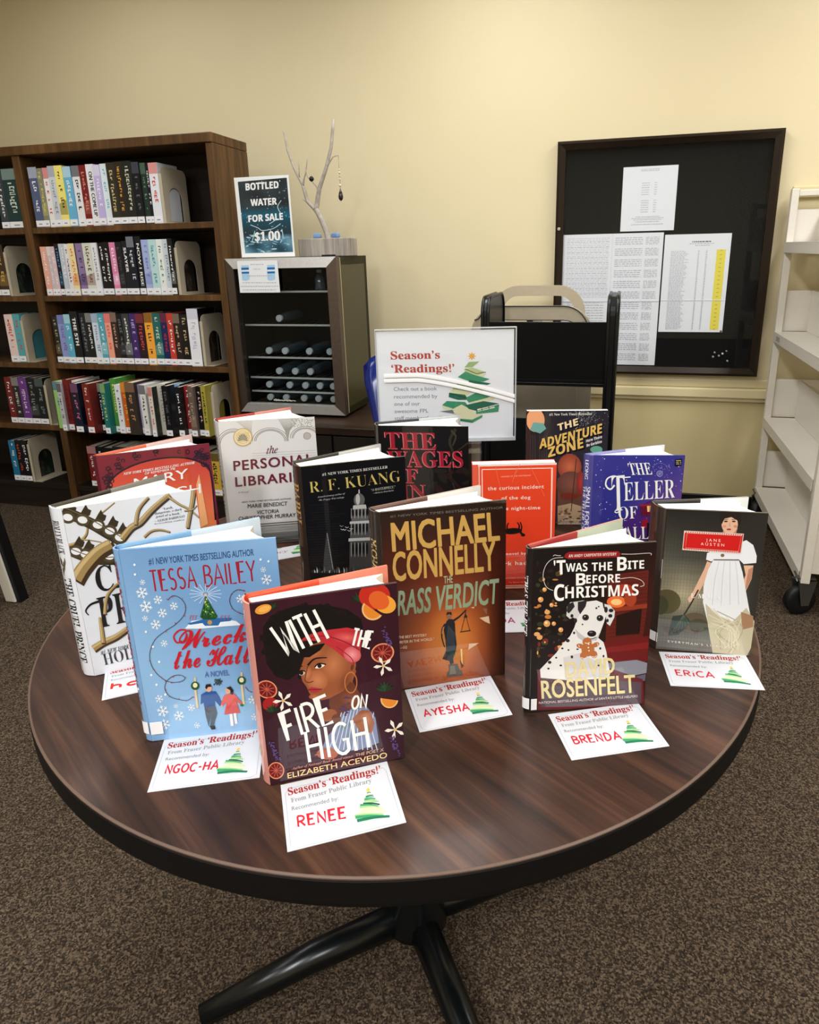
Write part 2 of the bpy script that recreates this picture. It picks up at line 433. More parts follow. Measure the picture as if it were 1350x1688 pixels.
def carpet():
    m, nt, b = new_mat('brown_loop_carpet')
    tc = N(nt, 'ShaderNodeTexCoord'); v = N(nt, 'ShaderNodeTexVoronoi'); v.inputs['Scale'].default_value = 330
    n = N(nt, 'ShaderNodeTexNoise'); n.inputs['Scale'].default_value = 150; n.inputs['Detail'].default_value = 4; n.inputs['Roughness'].default_value = .75
    n3 = N(nt, 'ShaderNodeTexNoise'); n3.inputs['Scale'].default_value = 3.0
    for q in (v, n, n3): nt.links.new(tc.outputs['Object'], q.inputs['Vector'])
    sx = N(nt, 'ShaderNodeSeparateColor'); nt.links.new(v.outputs['Color'], sx.inputs[0])
    a = N(nt, 'ShaderNodeMath', operation='MULTIPLY_ADD'); a.inputs[1].default_value = .45
    a2 = N(nt, 'ShaderNodeMath', operation='MULTIPLY'); a2.inputs[1].default_value = .62
    nt.links.new(n.outputs['Fac'], a2.inputs[0]); nt.links.new(sx.outputs[0], a.inputs[0]); nt.links.new(a2.outputs[0], a.inputs[2])
    r = N(nt, 'ShaderNodeValToRGB'); e = r.color_ramp.elements
    e[0].position = .2; e[0].color = lin((30, 25, 21)); e[1].position = .88; e[1].color = lin((140, 122, 102))
    k = e.new(.5); k.color = lin((72, 61, 51))
    nt.links.new(a.outputs[0], r.inputs['Fac']); nt.links.new(r.outputs['Color'], b.inputs['Base Color'])
    bp = N(nt, 'ShaderNodeBump'); bp.inputs['Strength'].default_value = .9; bp.inputs['Distance'].default_value = .006
    nt.links.new(a.outputs[0], bp.inputs['Height']); nt.links.new(bp.outputs['Normal'], b.inputs['Normal'])
    b.inputs['Roughness'].default_value = .95; b.inputs['Specular IOR Level'].default_value = .1
    return m
CARPET = carpet()
S0, S1, N0, N1, HC = -4.6, 3.0, -3.6, 3.44, 2.75
def structure(name, mb, mat, **k): return tag(mb.build(name, mat, M=ROOM, **k), kind='structure')
b = MB(); b.box(S0, S1, N0, N1, -.1, 0); structure('floor', b, CARPET)
b = MB(); b.box(S0, S1, N0, N1, HC, HC + .1); structure('ceiling', b, CEIL)
b = MB(); b.box(S0 - .1, S1 + .1, N1, N1 + .1, .59, HC); structure('wall_back', b, WALLP)
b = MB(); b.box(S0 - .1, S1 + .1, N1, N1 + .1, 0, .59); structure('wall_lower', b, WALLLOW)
b = MB(); b.box(S0 - .1, S0, N0, N1, 0, HC); structure('wall_left', b, WALLP)
b = MB(); b.box(S1, S1 + .1, N0, N1, 0, HC); structure('wall_right', b, WALLP)
b = MB(); b.box(S0 - .1, S1 + .1, N0 - .1, N0, 0, HC); structure('wall_front', b, WALLP)
b = MB(); b.box(-1.0, S1, N1 - .028, N1, .575, .622); b.box(-1.0, S1, N1 - .016, N1, .556, .575); b.box(-1.0, S1, N1 - .012, N1, .622, .664)
structure('trim_1', b, TRIMP, bevel=.006)
b = MB(); b.box(S0, S1, N1 - .012, N1, 0, .085); structure('baseboard_back', b, BLK, bevel=.004)
b = MB(); b.box(.66, S1, N1 - .016, N1, 1.452, 1.50); structure('trim_2', b, TRIMP, bevel=.006)

# ================================================================== ROUND TABLE
t = thing('round_table', 'low round wood-grain library table with a black edge, covered in standing books', 'table', T((-.0628, 1.0012, 0)))
TR_ = .531
b = MB(); b.prism(arc(0, 0, TR_ - .0015, TR_ - .0015, 0, 360 * 179 / 180, 180), TZ - .004, TZ); b.build('tabletop', WALNUT, t)
b = MB(); b.lathe([(TR_ - .02, TZ - .034), (TR_, TZ - .034), (TR_ + .0015, TZ - .028), (TR_ + .0012, TZ - .004), (TR_, TZ - .0022), (TR_ - .02, TZ - .0045)], n=180, smooth=False, caps=False)
b.build('edge_band', EDGEBLK, t, merge=True, recalc=True)
b = MB(); b.lathe([(TR_ - .003, TZ - .0022), (TR_ + .0004, TZ - .0022), (TR_ + .0004, TZ - .0008), (TR_ - .0015, TZ + .0002), (TR_ - .003, TZ - .0002)], n=180, smooth=False, caps=False)
b.build('rim', RIM, t, merge=True, recalc=True)
b = MB(); b.lathe([(.2, TZ - .036), (.2, TZ - .045), (.045, TZ - .06), (.04, .12), (.06, .06), (.06, .045)], n=28); b.build('pedestal', BLKMET, t, merge=True, recalc=True)
for k in range(4):
    b = MB(); a = k * PI / 2 + .4; c, s_ = math.cos(a), math.sin(a)
    b.tube([(0, 0, .06), (.2 * c, .2 * s_, .05), (.4 * c, .4 * s_, .018)], [.03, .026, .018], 12); b.build('foot', BLKMET, t)

# ================================================================== BULLETIN BOARD ON THE BACK WALL
bt = thing('bulletin_board', 'large black bulletin board in a dark bronze frame behind glass on cream wall', 'bulletin board', room(0, N1, 0))
fx0, fx1, fz0, fz1, fd = -.338, .600, .684, 1.725, .05
def frame(mb, x0, x1, z0, z1, w, d0, d1, bev):
    """mitred picture-frame: outer depth d1, bevelled to d0 on the inside"""
    O = [(x0, z0), (x1, z0), (x1, z1), (x0, z1)]; I = [(x0 + w, z0 + w), (x1 - w, z0 + w), (x1 - w, z1 - w), (x0 + w, z1 - w)]
    M_ = [(x0 + bev, z0 + bev), (x1 - bev, z0 + bev), (x1 - bev, z1 - bev), (x0 + bev, z1 - bev)]
    for i in range(4):
        j = (i + 1) % 4
        P = lambda q, d: (q[0], -d, q[1])
        mb.face([P(O[i], 0), P(O[j], 0), P(O[j], d1 * .8), P(O[i], d1 * .8)])
        mb.face([P(O[i], d1 * .8), P(O[j], d1 * .8), P(M_[j], d1), P(M_[i], d1)])
        mb.face([P(M_[i], d1), P(M_[j], d1), P(I[j], d0), P(I[i], d0)])
        mb.face([P(I[i], d0), P(I[j], d0), P(I[j], 0), P(I[i], 0)])
b = MB(); frame(b, fx0, fx1, fz0, fz1, .036, .034, fd, .012); b.build('frame', FRAMEBR, bt)
b = MB(); b.box(fx0 + .02, fx1 - .02, -.012, -.001, fz0 + .02, fz1 - .02); b.build('backing', BLKCORE, bt)
b = MB(); b.face([(fx0 + .034, -.03, fz0 + .034), (fx1 - .034, -.03, fz0 + .034), (fx1 - .034, -.03, fz1 - .034), (fx0 + .034, -.03, fz1 - .034)]); b.build('glass', BGLASS, bt)
b = MB(); b.lathe([(.008, 0), (.008, -.004), (.006, -.006)], n=16, axis='y', origin=(-.321, -fd, 1.353)); b.build('lock', CHROME, bt)

def sheet(name, label, cat, M, w, h, art=None, base=(236, 238, 242), th=.0006, mat=None, group=None):
    """thin paper: x right, z up, ink on the -y face"""
    mb = MB(); mb.box(0, w, 0, th, 0, h, base)
    if art: art.emit(mb, lambda u, v, d: (u * w, -d, v * h))
    o = mb.build(name, mat or PAPER, M=M)
    return tag(o, label, cat, group)
def unit(): return Art((0, 0, 1), [(0, 0), (1000, 0), (1000, 1000), (0, 1000)])
g = (190, 192, 199)
def bars(a, x0, x1, y, hgt, col, rnd, gap=(.5, .9)):
    """one line of print too small to read"""
    x = x0
    while x < x1:
        L = rnd.uniform(12, 46); e = min(x1, x + L)
        a.poly([(x, y), (e, y), (e, y + hgt), (x, y + hgt)], col); x = e + rnd.uniform(6, 12)
rnd = random.Random(3)
# top letter sheet
a = unit()
for i, y in enumerate([40, 62, 250, 285, 320, 355, 390, 425, 520, 555, 590, 625, 660, 695, 770, 795, 820, 850, 890]):
    if i < 2: bars(a, 330, 660, y, 10, g, rnd)
    elif i < 14: bars(a, 360, 500, y, 9, g, rnd); bars(a, 590, 640, y, 9, g, rnd)
    else: bars(a, 200 + (i % 3) * 40, 800 - (i % 3) * 40, y, 8, (190, 192, 198), rnd)
sheet('notice_sheet', 'white printed notice pinned at the top of the bulletin board', 'paper', room(-.046, N1 - .014, 1.335), .234, .272, a, group='notices on the board')
# big folded sheet
a = unit()
for y in range(28, 480, 13): bars(a, 40, 470, y, 5, (212, 214, 221) if y % 3 else (190, 192, 201), rnd)
for blk in range(12):
    y0 = 30 + blk * 80
    for k in range(4): bars(a, 530 if y0 < 490 else 560, 800, y0 + k * 15, 6, (196, 198, 208), rnd)
    for k in range(5): bars(a, 830, 960 if y0 < 490 else 930, y0 + k * 12, 5, (196, 198, 206), rnd)
for y in range(510, 960, 20): bars(a, 60, 440, y, 5, (200, 202, 208), rnd)
a.line([(500, 0), (500, 1000)], 3, (212, 214, 222)); a.line([(0, 500), (1000, 500)], 5, (250, 250, 252))
a.line([(0, 508), (1000, 508)], 3, (205, 206, 214))
sheet('folded_sheet', 'wide white minutes sheet with fold creases on the left of the board', 'paper', room(-.302, N1 - .014, .724), .449, .603, a, group='notices on the board')
# list with a yellow column
a = unit()
bars(a, 420, 700, 70, 12, (120, 122, 130), rnd); bars(a, 380, 760, 92, 7, g, rnd); bars(a, 470, 700, 110, 7, g, rnd)
a.poly([(800, 158), (935, 158), (935, 975), (800, 975)], (236, 222, 96))
for i, y in enumerate(range(165, 970, 14)):
    bars(a, 110, 300 + rnd.randint(0, 90), y, 6, (196, 198, 206), rnd)
    for x in (520, 640): a.poly([(x, y), (x + rnd.randint(14, 30), y), (x + 20, y + 6), (x, y + 6)], (180, 182, 190))
    if i % 3 == 0: a.poly([(850, y), (885, y), (885, y + 6), (850, y + 6)], (190, 176, 80))
a.line([(0, 665), (1000, 665)], 5, (252, 252, 252)); a.line([(0, 672), (1000, 672)], 3, (206, 206, 214))
sheet('list_sheet', 'white list with a yellow highlighted column on the right of the board', 'paper', room(.153, N1 - .014, .882), .282, .434, a, group='notices on the board')
pins = [(.428, .888, (150, 30, 28), 'red push pin at the lower right corner of the yellow list sheet'),
        (.445, .785, (235, 235, 235), 'bright white push pin in the middle of the loose cluster on the board'),
        (.405, .770, (170, 180, 180), 'grey push pin lowest left of the loose cluster on the board'),
        (.41, .79, (150, 160, 160), 'grey push pin upper left of the loose cluster on the board'),
        (.43, .775, (180, 186, 186), 'small grey push pin just below the bright white one on the board'),
        (.461, .797, (130, 138, 140), 'dull grey push pin at the top right of the loose cluster'),
        (.469, .752, (150, 190, 180), 'pale green push pin at the bottom right of the loose cluster')]
for x, z, c, l in pins:
    b = MB(); b.lathe([(.004, 0), (.004, -.003), (.0022, -.005), (.0022, -.009), (.0045, -.0105), (.0045, -.013), (.001, -.0135)], n=12, axis='y', col=c)
    tag(b.build('push_pin', JACKET, M=room(x, N1 - .0135, z)), l, 'push pin', 'push pins on the board')

# ================================================================== DARK COUNTER, FRIDGE AND WHAT STANDS ON IT
CZ = .56
c = thing('low_counter', 'dark wood low counter under the wine fridge along the back wall', 'counter', room(0, 0, 0))
b = MB(); b.box(-1.695, -.70, 2.625, 3.435, CZ - .035, CZ); b.build('worktop', COUNTERW, c, bevel=.004)
b = MB(); b.box(-1.69, -.705, 2.66, 3.43, .08, CZ - .036); b.build('carcass', flat('counter_carcass_laminate', (20, 18, 17), .5, var=.2), c)  # carcass laminate is near-black itself
b = MB(); b.box(-1.68, -.715, 2.70, 3.42, 0, .079); b.build('plinth', BLK, c)
for x0, x1 in ((-1.685, -1.20), (-1.19, -.71)):
    b = MB(); b.box(x0, x1, 2.642, 2.659, .09, CZ - .045); d = b.build('door', flat('counter_door_laminate', (26, 21, 19), .45, var=.2), c, bevel=.002)
    b = MB(); b.tube([(x1 - .05, 2.641, .40), (x1 - .05, 2.62, .40), (x1 - .05, 2.62, .30), (x1 - .05, 2.641, .30)], .005, 8); b.build('handle', CHROME, d)

FX0, FX1, FN, FZ0, FZ1 = -1.713, -1.188, 2.784, CZ + .012, 1.256
FW = FX1 - FX0
f = thing('wine_fridge', 'steel framed glass-door drinks fridge standing on the dark low counter', 'fridge', room(FX0, FN, 0))
FDp = .36
b = MB()
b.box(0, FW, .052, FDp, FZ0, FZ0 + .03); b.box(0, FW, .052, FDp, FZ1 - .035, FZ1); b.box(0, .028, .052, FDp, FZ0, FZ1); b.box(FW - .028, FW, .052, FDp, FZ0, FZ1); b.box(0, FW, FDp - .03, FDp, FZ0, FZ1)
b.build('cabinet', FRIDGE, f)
b = MB(); b.box(.028, FW - .028, FDp - .034, FDp - .031, FZ0 + .03, FZ1 - .035); b.box(.0285, .031, .056, FDp - .03, FZ0 + .03, FZ1 - .035); b.box(FW - .031, FW - .0285, .056, FDp - .03, FZ0 + .03, FZ1 - .035); b.build('inner_liner', flat('fridge_liner', (5, 6, 8), .7, spec=.2), f)
# door: bevelled steel frame, lighter top and bottom rails, darker side rails
dw, dt = .043, .05
def door_frame():
    x0, x1, z0, z1 = 0, FW, FZ0, FZ1
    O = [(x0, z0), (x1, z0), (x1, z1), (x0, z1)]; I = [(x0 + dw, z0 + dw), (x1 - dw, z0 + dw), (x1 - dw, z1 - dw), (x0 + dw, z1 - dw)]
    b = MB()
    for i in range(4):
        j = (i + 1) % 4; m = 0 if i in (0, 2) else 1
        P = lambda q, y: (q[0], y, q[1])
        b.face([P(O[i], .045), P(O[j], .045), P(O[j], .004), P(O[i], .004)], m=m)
        b.face([P(O[i], .004), P(O[j], .004), P(I[j], -.004), P(I[i], -.004)], m=m)
        b.face([P(I[i], -.004), P(I[j], -.004), P(I[j], .03), P(I[i], .03)], m=m)
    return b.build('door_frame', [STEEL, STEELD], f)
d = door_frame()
b = MB(); b.face([(dw - .002, .009, FZ0 + dw - .002), (FW - dw + .002, .009, FZ0 + dw - .002), (FW - dw + .002, .009, FZ1 - dw + .002), (dw - .002, .009, FZ1 - dw + .002)]); b.build('door_glass', FGLASS, d)
b = MB(); b.box(FW - .006, FW - .0005, .046, .0515, FZ0 + .004, FZ1 - .004, (225, 210, 170)); b.box(0.0005, .006, .046, .0515, FZ0 + .004, FZ1 - .004, (225, 210, 170)); b.build('door_seal', PAPER, d)
b = MB(); b.box(FW - .07, FW - .03, .02, .075, FZ1 + .0005, FZ1 + .008); b.build('hinge', BLK, f)
for k in (0, 1):
    b = MB(); b.lathe([(.016, CZ + .0005), (.018, CZ + .004), (.016, FZ0)], cx=.05 + k * (FW - .1), cy=.09, n=16); b.build('foot', BLK, f)
RACKS = [1.111, .965, .818, .725, .660]
for i, z in enumerate(RACKS):
    b = MB(); x0 = (.24, .10, .10, .10, .10)[i] * 0 + .034
    b.box(x0, FW - .034, .062, .068, z - .004, z + .004); 
    rk = b.build('rack_front', flat('rack_trim_%d' % i, (215, 215, 210), .3, metal=.3), f)
    b = MB()
    for q in range(13): b.tube([(x0 + .006 + q * (FW - .08) / 12, .07, z - .002), (x0 + .006 + q * (FW - .08) / 12, FDp - .04, z - .002)], .0016, 6)
    b.build('wire_shelf', GREYM, rk)
# lettering at the bottom of the glass
a = unit(); a.line([(60, 600), (90, 250), (150, 620), (220, 300), (280, 600), (360, 400), (430, 600), (520, 380), (600, 600), (690, 350), (740, 600), (840, 420), (930, 580)], 90, (205, 205, 200), smooth=True)
mb = MB(); a.emit(mb, lambda u, v, d_: (.17 + u * .12, .0075 - d_, FZ0 + .048 + v * .022)); mb.build('maker_lettering', PRINT, d)

def bottle(x, z, k, up=False, y=.082):
    """water bottle, lying cap to the front (or upright)"""
    L = [(.006, -.0), (.0125, 0), (.0125, .012)]
    capb = MB(); capb.lathe([(.004, -.001), (.0085, -.001), (.0088, .0012), (.0112, .0012), (.0115, -.001), (.0150, -.0004), (.0155, .002), (.0155, .014), (.0145, .0145)], n=20, axis='z' if up else 'y', origin=(0, 0, .19) if up else (0, 0, 0), smooth=False)
    body = MB(); pr = [(.0105, .0145), (.0115, .022), (.02, .055), (.0232, .075), (.0228, .12), (.0232, .19), (.021, .205), (.004, .207)]
    if up: pr = [(r_, .205 - z_) for r_, z_ in pr][::-1]
    body.lathe(pr, n=18, axis='z' if up else 'y')
    lab = 'water bottle ' + k
    o = thing('water_bottle', lab, 'bottle', room(FX0 + x, FN + y, z), 'bottles inside the fridge')
    body.build('bottle_body', BOTTLE, o); capb.build('cap', CAPM, o)
ordn = ['first', 'second', 'third', 'fourth', 'fifth']
for nm, z, xs in (('third rack', RACKS[2] + .0278, [-1.584, -1.502, -1.381, -1.28]), ('fourth rack', RACKS[3] + .0278, [-1.541, -1.46, -1.384]),
                  ('bottom rack', RACKS[4] + .0278, [-1.599, -1.494, -1.414, -1.341, -1.275]), ('fridge floor', FZ0 + .0555, [-1.6, -1.518, -1.426, -1.353, -1.277]), ('second rack', RACKS[1] + .0278, [-1.517])):
    for i, x in enumerate(xs): bottle(x - FX0, z, 'lying %s from left on the %s in the fridge' % (ordn[i], nm))
# small standing bottles on the top rack behind the note
def small_bottle(x, k):
    o = thing('small_bottle', 'small clear bottle standing on the top fridge rack, ' + k, 'bottle', room(FX0 + x, FN + .12, RACKS[0] + .001), 'bottles inside the fridge')
    b = MB(); b.lathe([(.004, 0), (.022, .001), (.024, .01), (.023, .05), (.011, .072), (.010, .078)], n=18); b.build('bottle_body', BOTTLE, o)
    b = MB(); b.lathe([(.0115, .0775), (.0115, .09), (.003, .091)], n=16); b.build('cap', CAPM, o)
small_bottle(-1.32 - FX0, 'left one beside the note'); small_bottle(-1.255 - FX0, 'right one by the door edge')

# note taped to the fridge door
W3 = (370, 280, 7.669)
a = Art(W3, [(160, 1150), (655, 1148), (718, 1555), (208, 1558)])
for x in (268, 588):
    a.poly([(x - 52, 1205), (x + 40, 1203), (x + 58, 1385), (x + 20, 1400), (x - 20, 1400), (x - 38, 1385)], (176, 212, 238))
    a.poly([(x - 52, 1235), (x + 42, 1233), (x + 50, 1308), (x - 44, 1310)], (44, 112, 176)); a.poly([(x - 48, 1262), (x + 45, 1260), (x + 48, 1284), (x - 45, 1286)], (215, 235, 246))
for y, x0, x1 in ((1190, 330, 490), (1248, 370, 460), (1332, 285, 610), (1420, 240, 665), (1466, 215, 690), (1512, 245, 670)):
    x = x0
    while x < x1: L = rnd.uniform(8, 24); a.poly([(x, y), (min(x1, x + L), y), (min(x1, x + L), y + 12), (x, y + 12)], (188, 196, 208)); x += L + 9
sheet('price_note', 'white paper note with two blue bottle pictures taped to the fridge door', 'paper note', room(-1.647, FN - .006, 1.112), .194, .134, a, th=.0004)

# BOTTLED WATER sign
sg = thing('sign_holder', 'clear slanted sign holder standing on top of the fridge', 'sign holder', room(-1.646, 2.822, FZ1 + .0005, R(0)))
SW, SH = .256, .328
lean = Matrix.Rotation(R(-3), 4, 'X')
b = MB()
for y in (-.004, .004): b.face([(-.003, y, .003), (SW + .003, y, .003), (SW + .003, y, SH + .003), (-.003, y, SH + .003)])
b.build('acrylic_panel', ACRYL, sg)
b = MB(); b.box(-.003, SW + .003, -.0035, .05, .0005, .003); b.build('foot', ACREDGE, sg)
a = Art(W3, [(80, 80), (768, 72), (888, 1095), (235, 1105)])
P4 = [(135, 135), (748, 108), (862, 1040), (275, 1052)]
def pos_col(u, v):
    t = 1 - v; n = .5 + .5 * math.sin(9 * u + 14 * v) * math.cos(7 * v - 5 * u)
    if t < .36: c_ = mixc((40, 48, 52), (62, 74, 80), n)
    elif t < .52: c_ = mixc((52, 66, 74), (20, 108, 136), (t - .36) / .12)
    elif t < .74: c_ = mixc((24, 90, 112), (40, 62, 74), (t - .52) / .2 + .2 * n)
    else: c_ = mixc((30, 70, 88), (132, 178, 204), n * .9)
    return c_
qs = []
for i in range(12):
    for j in range(20):
        def L4(p, q):
            return tuple((1 - q) * ((1 - p) * P4[0][k] + p * P4[1][k]) + q * ((1 - p) * P4[3][k] + p * P4[2][k]) for k in (0, 1))
        qs.append([a.uv(L4(i / 12, j / 20)), a.uv(L4((i + 1) / 12, j / 20)), a.uv(L4((i + 1) / 12, (j + 1) / 20)), a.uv(L4(i / 12, (j + 1) / 20))])
a.add(qs, pos_col)
for k in range(95):
    x, y = rnd.uniform(200, 800), rnd.uniform(130, 1020); r_ = rnd.uniform(2.5, 7)
    a.ell(x, y, r_, r_ * rnd.uniform(.8, 1.6), mixc((120, 170, 195), (240, 248, 252), rnd.random()), n=8)
for p in ([(330, 690), (420, 740), (480, 770), (600, 750), (700, 690)], [(690, 400), (660, 480), (690, 560)], [(350, 900), (390, 770)], [(720, 750), (730, 850), (700, 920)], [(640, 640), (560, 690)]):
    a.line([(x + rnd.uniform(-8, 8), y + rnd.uniform(-8, 8)) for x, y in p], 9, (206, 230, 240), smooth=True)
for k in range(26):
    x = 290 + rnd.random() * 540; y = 900 + 60 * math.sin(x / 70) + rnd.uniform(-20, 120)
    a.ell(x, min(y, 1030), rnd.uniform(14, 44), rnd.uniform(5, 12), mixc((90, 150, 182), (208, 232, 244), rnd.random()), rot=rnd.uniform(-25, 25), n=9)
wt = (250, 251, 252)
a.text('BOTTLED', (245, 250), (655, 235), (-9, -88), wt, 'b', .03); a.text('WATER', (318, 452), (642, 442), (-9, -84), wt, 'b', .03)
a.text('FOR SALE', (300, 658), (725, 636), (-9, -84), wt, 'b', .03); a.text('$1.00', (392, 897), (700, 890), (-10, -105), wt, 's', .03)
sheet('sale_poster', 'teal BOTTLED WATER FOR SALE poster in the holder on the fridge', 'poster', room(-1.646, 2.822, FZ1 + .004), SW, SH - .003, a, base=(246, 247, 248))

# branch set in a whitewashed block
t = thing('branch_centrepiece', 'whitewashed bare branch set in a weathered wood block on the fridge', 'decoration', room(-1.287, 2.944, FZ1))
b = MB(); b.box(-.116, .116, -.055, .055, .0005, .076); b.build('wood_block', BLOCKW, t, bevel=.003)
def br(pts, r0, r1, n=9, nm='branch', par=t):
    P = []
    pts = [(x + 1.287, y, z - FZ1) for x, y, z in pts]
    for i in range(len(pts) - 1):
        for k in range(3): P.append(tuple(pts[i][j] + (pts[i + 1][j] - pts[i][j]) * k / 3 for j in range(3)))
    P.append(pts[-1]); r = [r0 + (r1 - r0) * i / (len(P) - 1) for i in range(len(P))]
    b = MB(); b.tube(P, r, n); return b.build(nm, BARK, par)
tr_ = br([(-1.283, 0, 1.325), (-1.287, 0, 1.355), (-1.30, 0, 1.39), (-1.317, 0, 1.428), (-1.332, 0, 1.454)], .0135, .012, 10, 'trunk')
br([(-1.332, 0, 1.450), (-1.352, .0, 1.470), (-1.370, 0, 1.488), (-1.383, .005, 1.535), (-1.392, .01, 1.56), (-1.41, .012, 1.592), (-1.43, .015, 1.63), (-1.455, .02, 1.70), (-1.47, .03, 1.78)], .0095, .004, 9)
br([(-1.334, 0, 1.452), (-1.325, 0, 1.475), (-1.316, -.005, 1.505), (-1.305, -.01, 1.535), (-1.284, -.015, 1.575), (-1.264, -.02, 1.612), (-1.235, -.02, 1.69), (-1.215, -.02, 1.80)], .0115, .006, 9)
br([(-1.312, -.006, 1.525), (-1.318, -.01, 1.545), (-1.332, -.02, 1.566), (-1.352, -.02, 1.585), (-1.36, -.02, 1.62)], .003, .0018, 7, 'twig')
br([(-1.388, .006, 1.55), (-1.378, 0, 1.578), (-1.366, -.005, 1.60), (-1.35, -.01, 1.66)], .004, .002, 7, 'twig')
br([(-1.404, .01, 1.585), (-1.398, .0, 1.61), (-1.395, -.005, 1.65)], .003, .0015, 7, 'twig')
br([(-1.368, 0, 1.486), (-1.382, -.008, 1.492), (-1.388, -.01, 1.498)], .003, .001, 6, 'twig')
br([(-1.262, -.02, 1.615), (-1.225, -.03, 1.655), (-1.203, -.03, 1.66)], .003, .002, 7, 'twig')
b = MB(); b.lathe([(.001, -.011), (.009, -.005), (.011, .003), (.006, .01), (.001, .012)], n=12, origin=(-.047, -.02, .318)); b.build('seed_pod', BLK, t)
p = thing('crystal_pendant', 'smoky teardrop crystal hanging on a bead chain from the branch', 'ornament', room(-1.2, 2.914, 1.505))
b = MB(); b.lathe([(.001, -.024), (.008, -.018), (.0105, -.008), (.008, .006), (.003, .02), (.001, .026)], n=12); b.build('teardrop', CRYST, p)
b = MB()
for z, r_ in ((.038, .006), (.062, .004), (.076, .003), (.088, .005), (.1, .003)):
    b.lathe([(.0005, z - r_), (r_ * .8, z - r_ * .5), (r_, z), (r_ * .8, z + r_ * .5), (.0005, z + r_)], n=10)
b.build('bead', PALEGLASS, p)
b = MB(); b.tube([(0, 0, .024), (0, 0, .155)], .0007, 6); b.build('wire', GREYM, p)
for i, (s_, dz, rz, lb) in enumerate(((-1.322, 0, .4, 'pale blue glass nugget on the wood block, left at the trunk'), (-1.234, 0, -.3, 'pale blue glass nugget on the wood block, right of the trunk'))):
    b = MB(); b.ring([[(x * k, y * k, z) for x, y in ((-.018, -.012), (.014, -.014), (.02, .006), (.004, .016), (-.016, .011))] for k, z in ((.8, .0005), (1, .007), (.95, .016), (.55, .022))], smooth=False)
    tag(b.build('glass_nugget', flat('pale_blue_glass_%d' % i, (120, 150, 190), .12, spec=.9), M=room(s_, 2.944 - .03, FZ1 + .0765, rz)), lb, 'glass stone', 'glass stones on the block')

# ================================================================== BLUE CHAIR BEHIND THE SIGN
ch = thing('plastic_chair', 'blue moulded plastic chair, its curled back edge showing left of the white sign', 'chair', room(-.748, 2.30, 0))
rows = []
for j in range(15):
    v = j / 14; row = []
    for i in range(17):
        u = i / 16 * 2 - 1
        hw = .10 + .122 * v
        z = .46 + .445 * v - .055 * (abs(u) ** 6) * v
        y = .10 + .10 * v - .05 * u * u - (.03 * max(0, v - .85) / .15 if v > .85 else 0) * -1
        row.append((u * hw, y, z))
    rows.append(row)
b = MB(); b.ring(rows, caps=False, close=False); o = b.build('backrest', BLUEP, ch); md = o.modifiers.new('Solid', 'SOLIDIFY'); md.thickness = .007
rows = []
for j in range(11):
    v = j / 10; row = []
    for i in range(13):
        u = i / 12 * 2 - 1
        row.append((u * (.105 + .06 * min(1, v * 2)), .11 - .40 * v, .46 - .018 * math.sin(v * PI) + .02 * u * u - .03 * max(0, v - .8) / .2))
    rows.append(row)
b = MB(); b.ring(rows, caps=False, close=False); o = b.build('seat', BLUEP, ch); md = o.modifiers.new('Solid', 'SOLIDIFY'); md.thickness = .007
for sx in (-1, 1):
    for y0, y1 in ((.06, .14), (-.22, -.28)):
        b = MB(); b.tube([(sx * .13, y0, .445), (sx * .18, y1, .0)], .011, 10); b.build('leg', CHROME, ch)

# ================================================================== BOOK TRUCKS
def caster(parent, x, y, r=.05, z0=0.0, rot=0.0, big=False):
    c_ = math.cos(rot); s_ = math.sin(rot)
    pl = MB(); top = 2 * r + .035
    pl.box(x - .03, x + .03, y - .03, y + .03, top, top + .004); pl.lathe([(.02, top - .012), (.024, top - .001)], cx=x, cy=y, n=18)
    for k in (-1, 1):
        q = k * .021
        pts = [(-.014, r - .016), (.014, r - .016), (.034, top - .012), (-.034, top - .012)]
        F = lambda px, pz, w: (x + px * c_ - w * s_, y + px * s_ + w * c_, pz)
        for w0, w1 in ((q, q + k * .003),):
            pl.face([F(a_, b_, w0) for a_, b_ in pts]); pl.face([F(a_, b_, w1) for a_, b_ in pts][::-1])
            for i in range(4):
                (a0, b0), (a1, b1) = pts[i], pts[(i + 1) % 4]; pl.face([F(a0, b0, w0), F(a1, b1, w0), F(a1, b1, w1), F(a0, b0, w1)])
    o = pl.build('caster', GREYM, parent)
    wh = MB(); rings = []
    for w, rr in ((-.016, r * .55), (-.016, r * .93), (-.011, r), (.011, r), (.016, r * .93), (.016, r * .55)):
        rings.append([(x + rr * math.cos(t_) * c_ - w * s_ - .008 * c_, y + rr * math.cos(t_) * s_ + w * c_ - .008 * s_, r + rr * math.sin(t_)) for t_ in [2 * PI * j / 28 for j in range(28)]])
    wh.ring(rings); wh.build('wheel', TYRE, o)

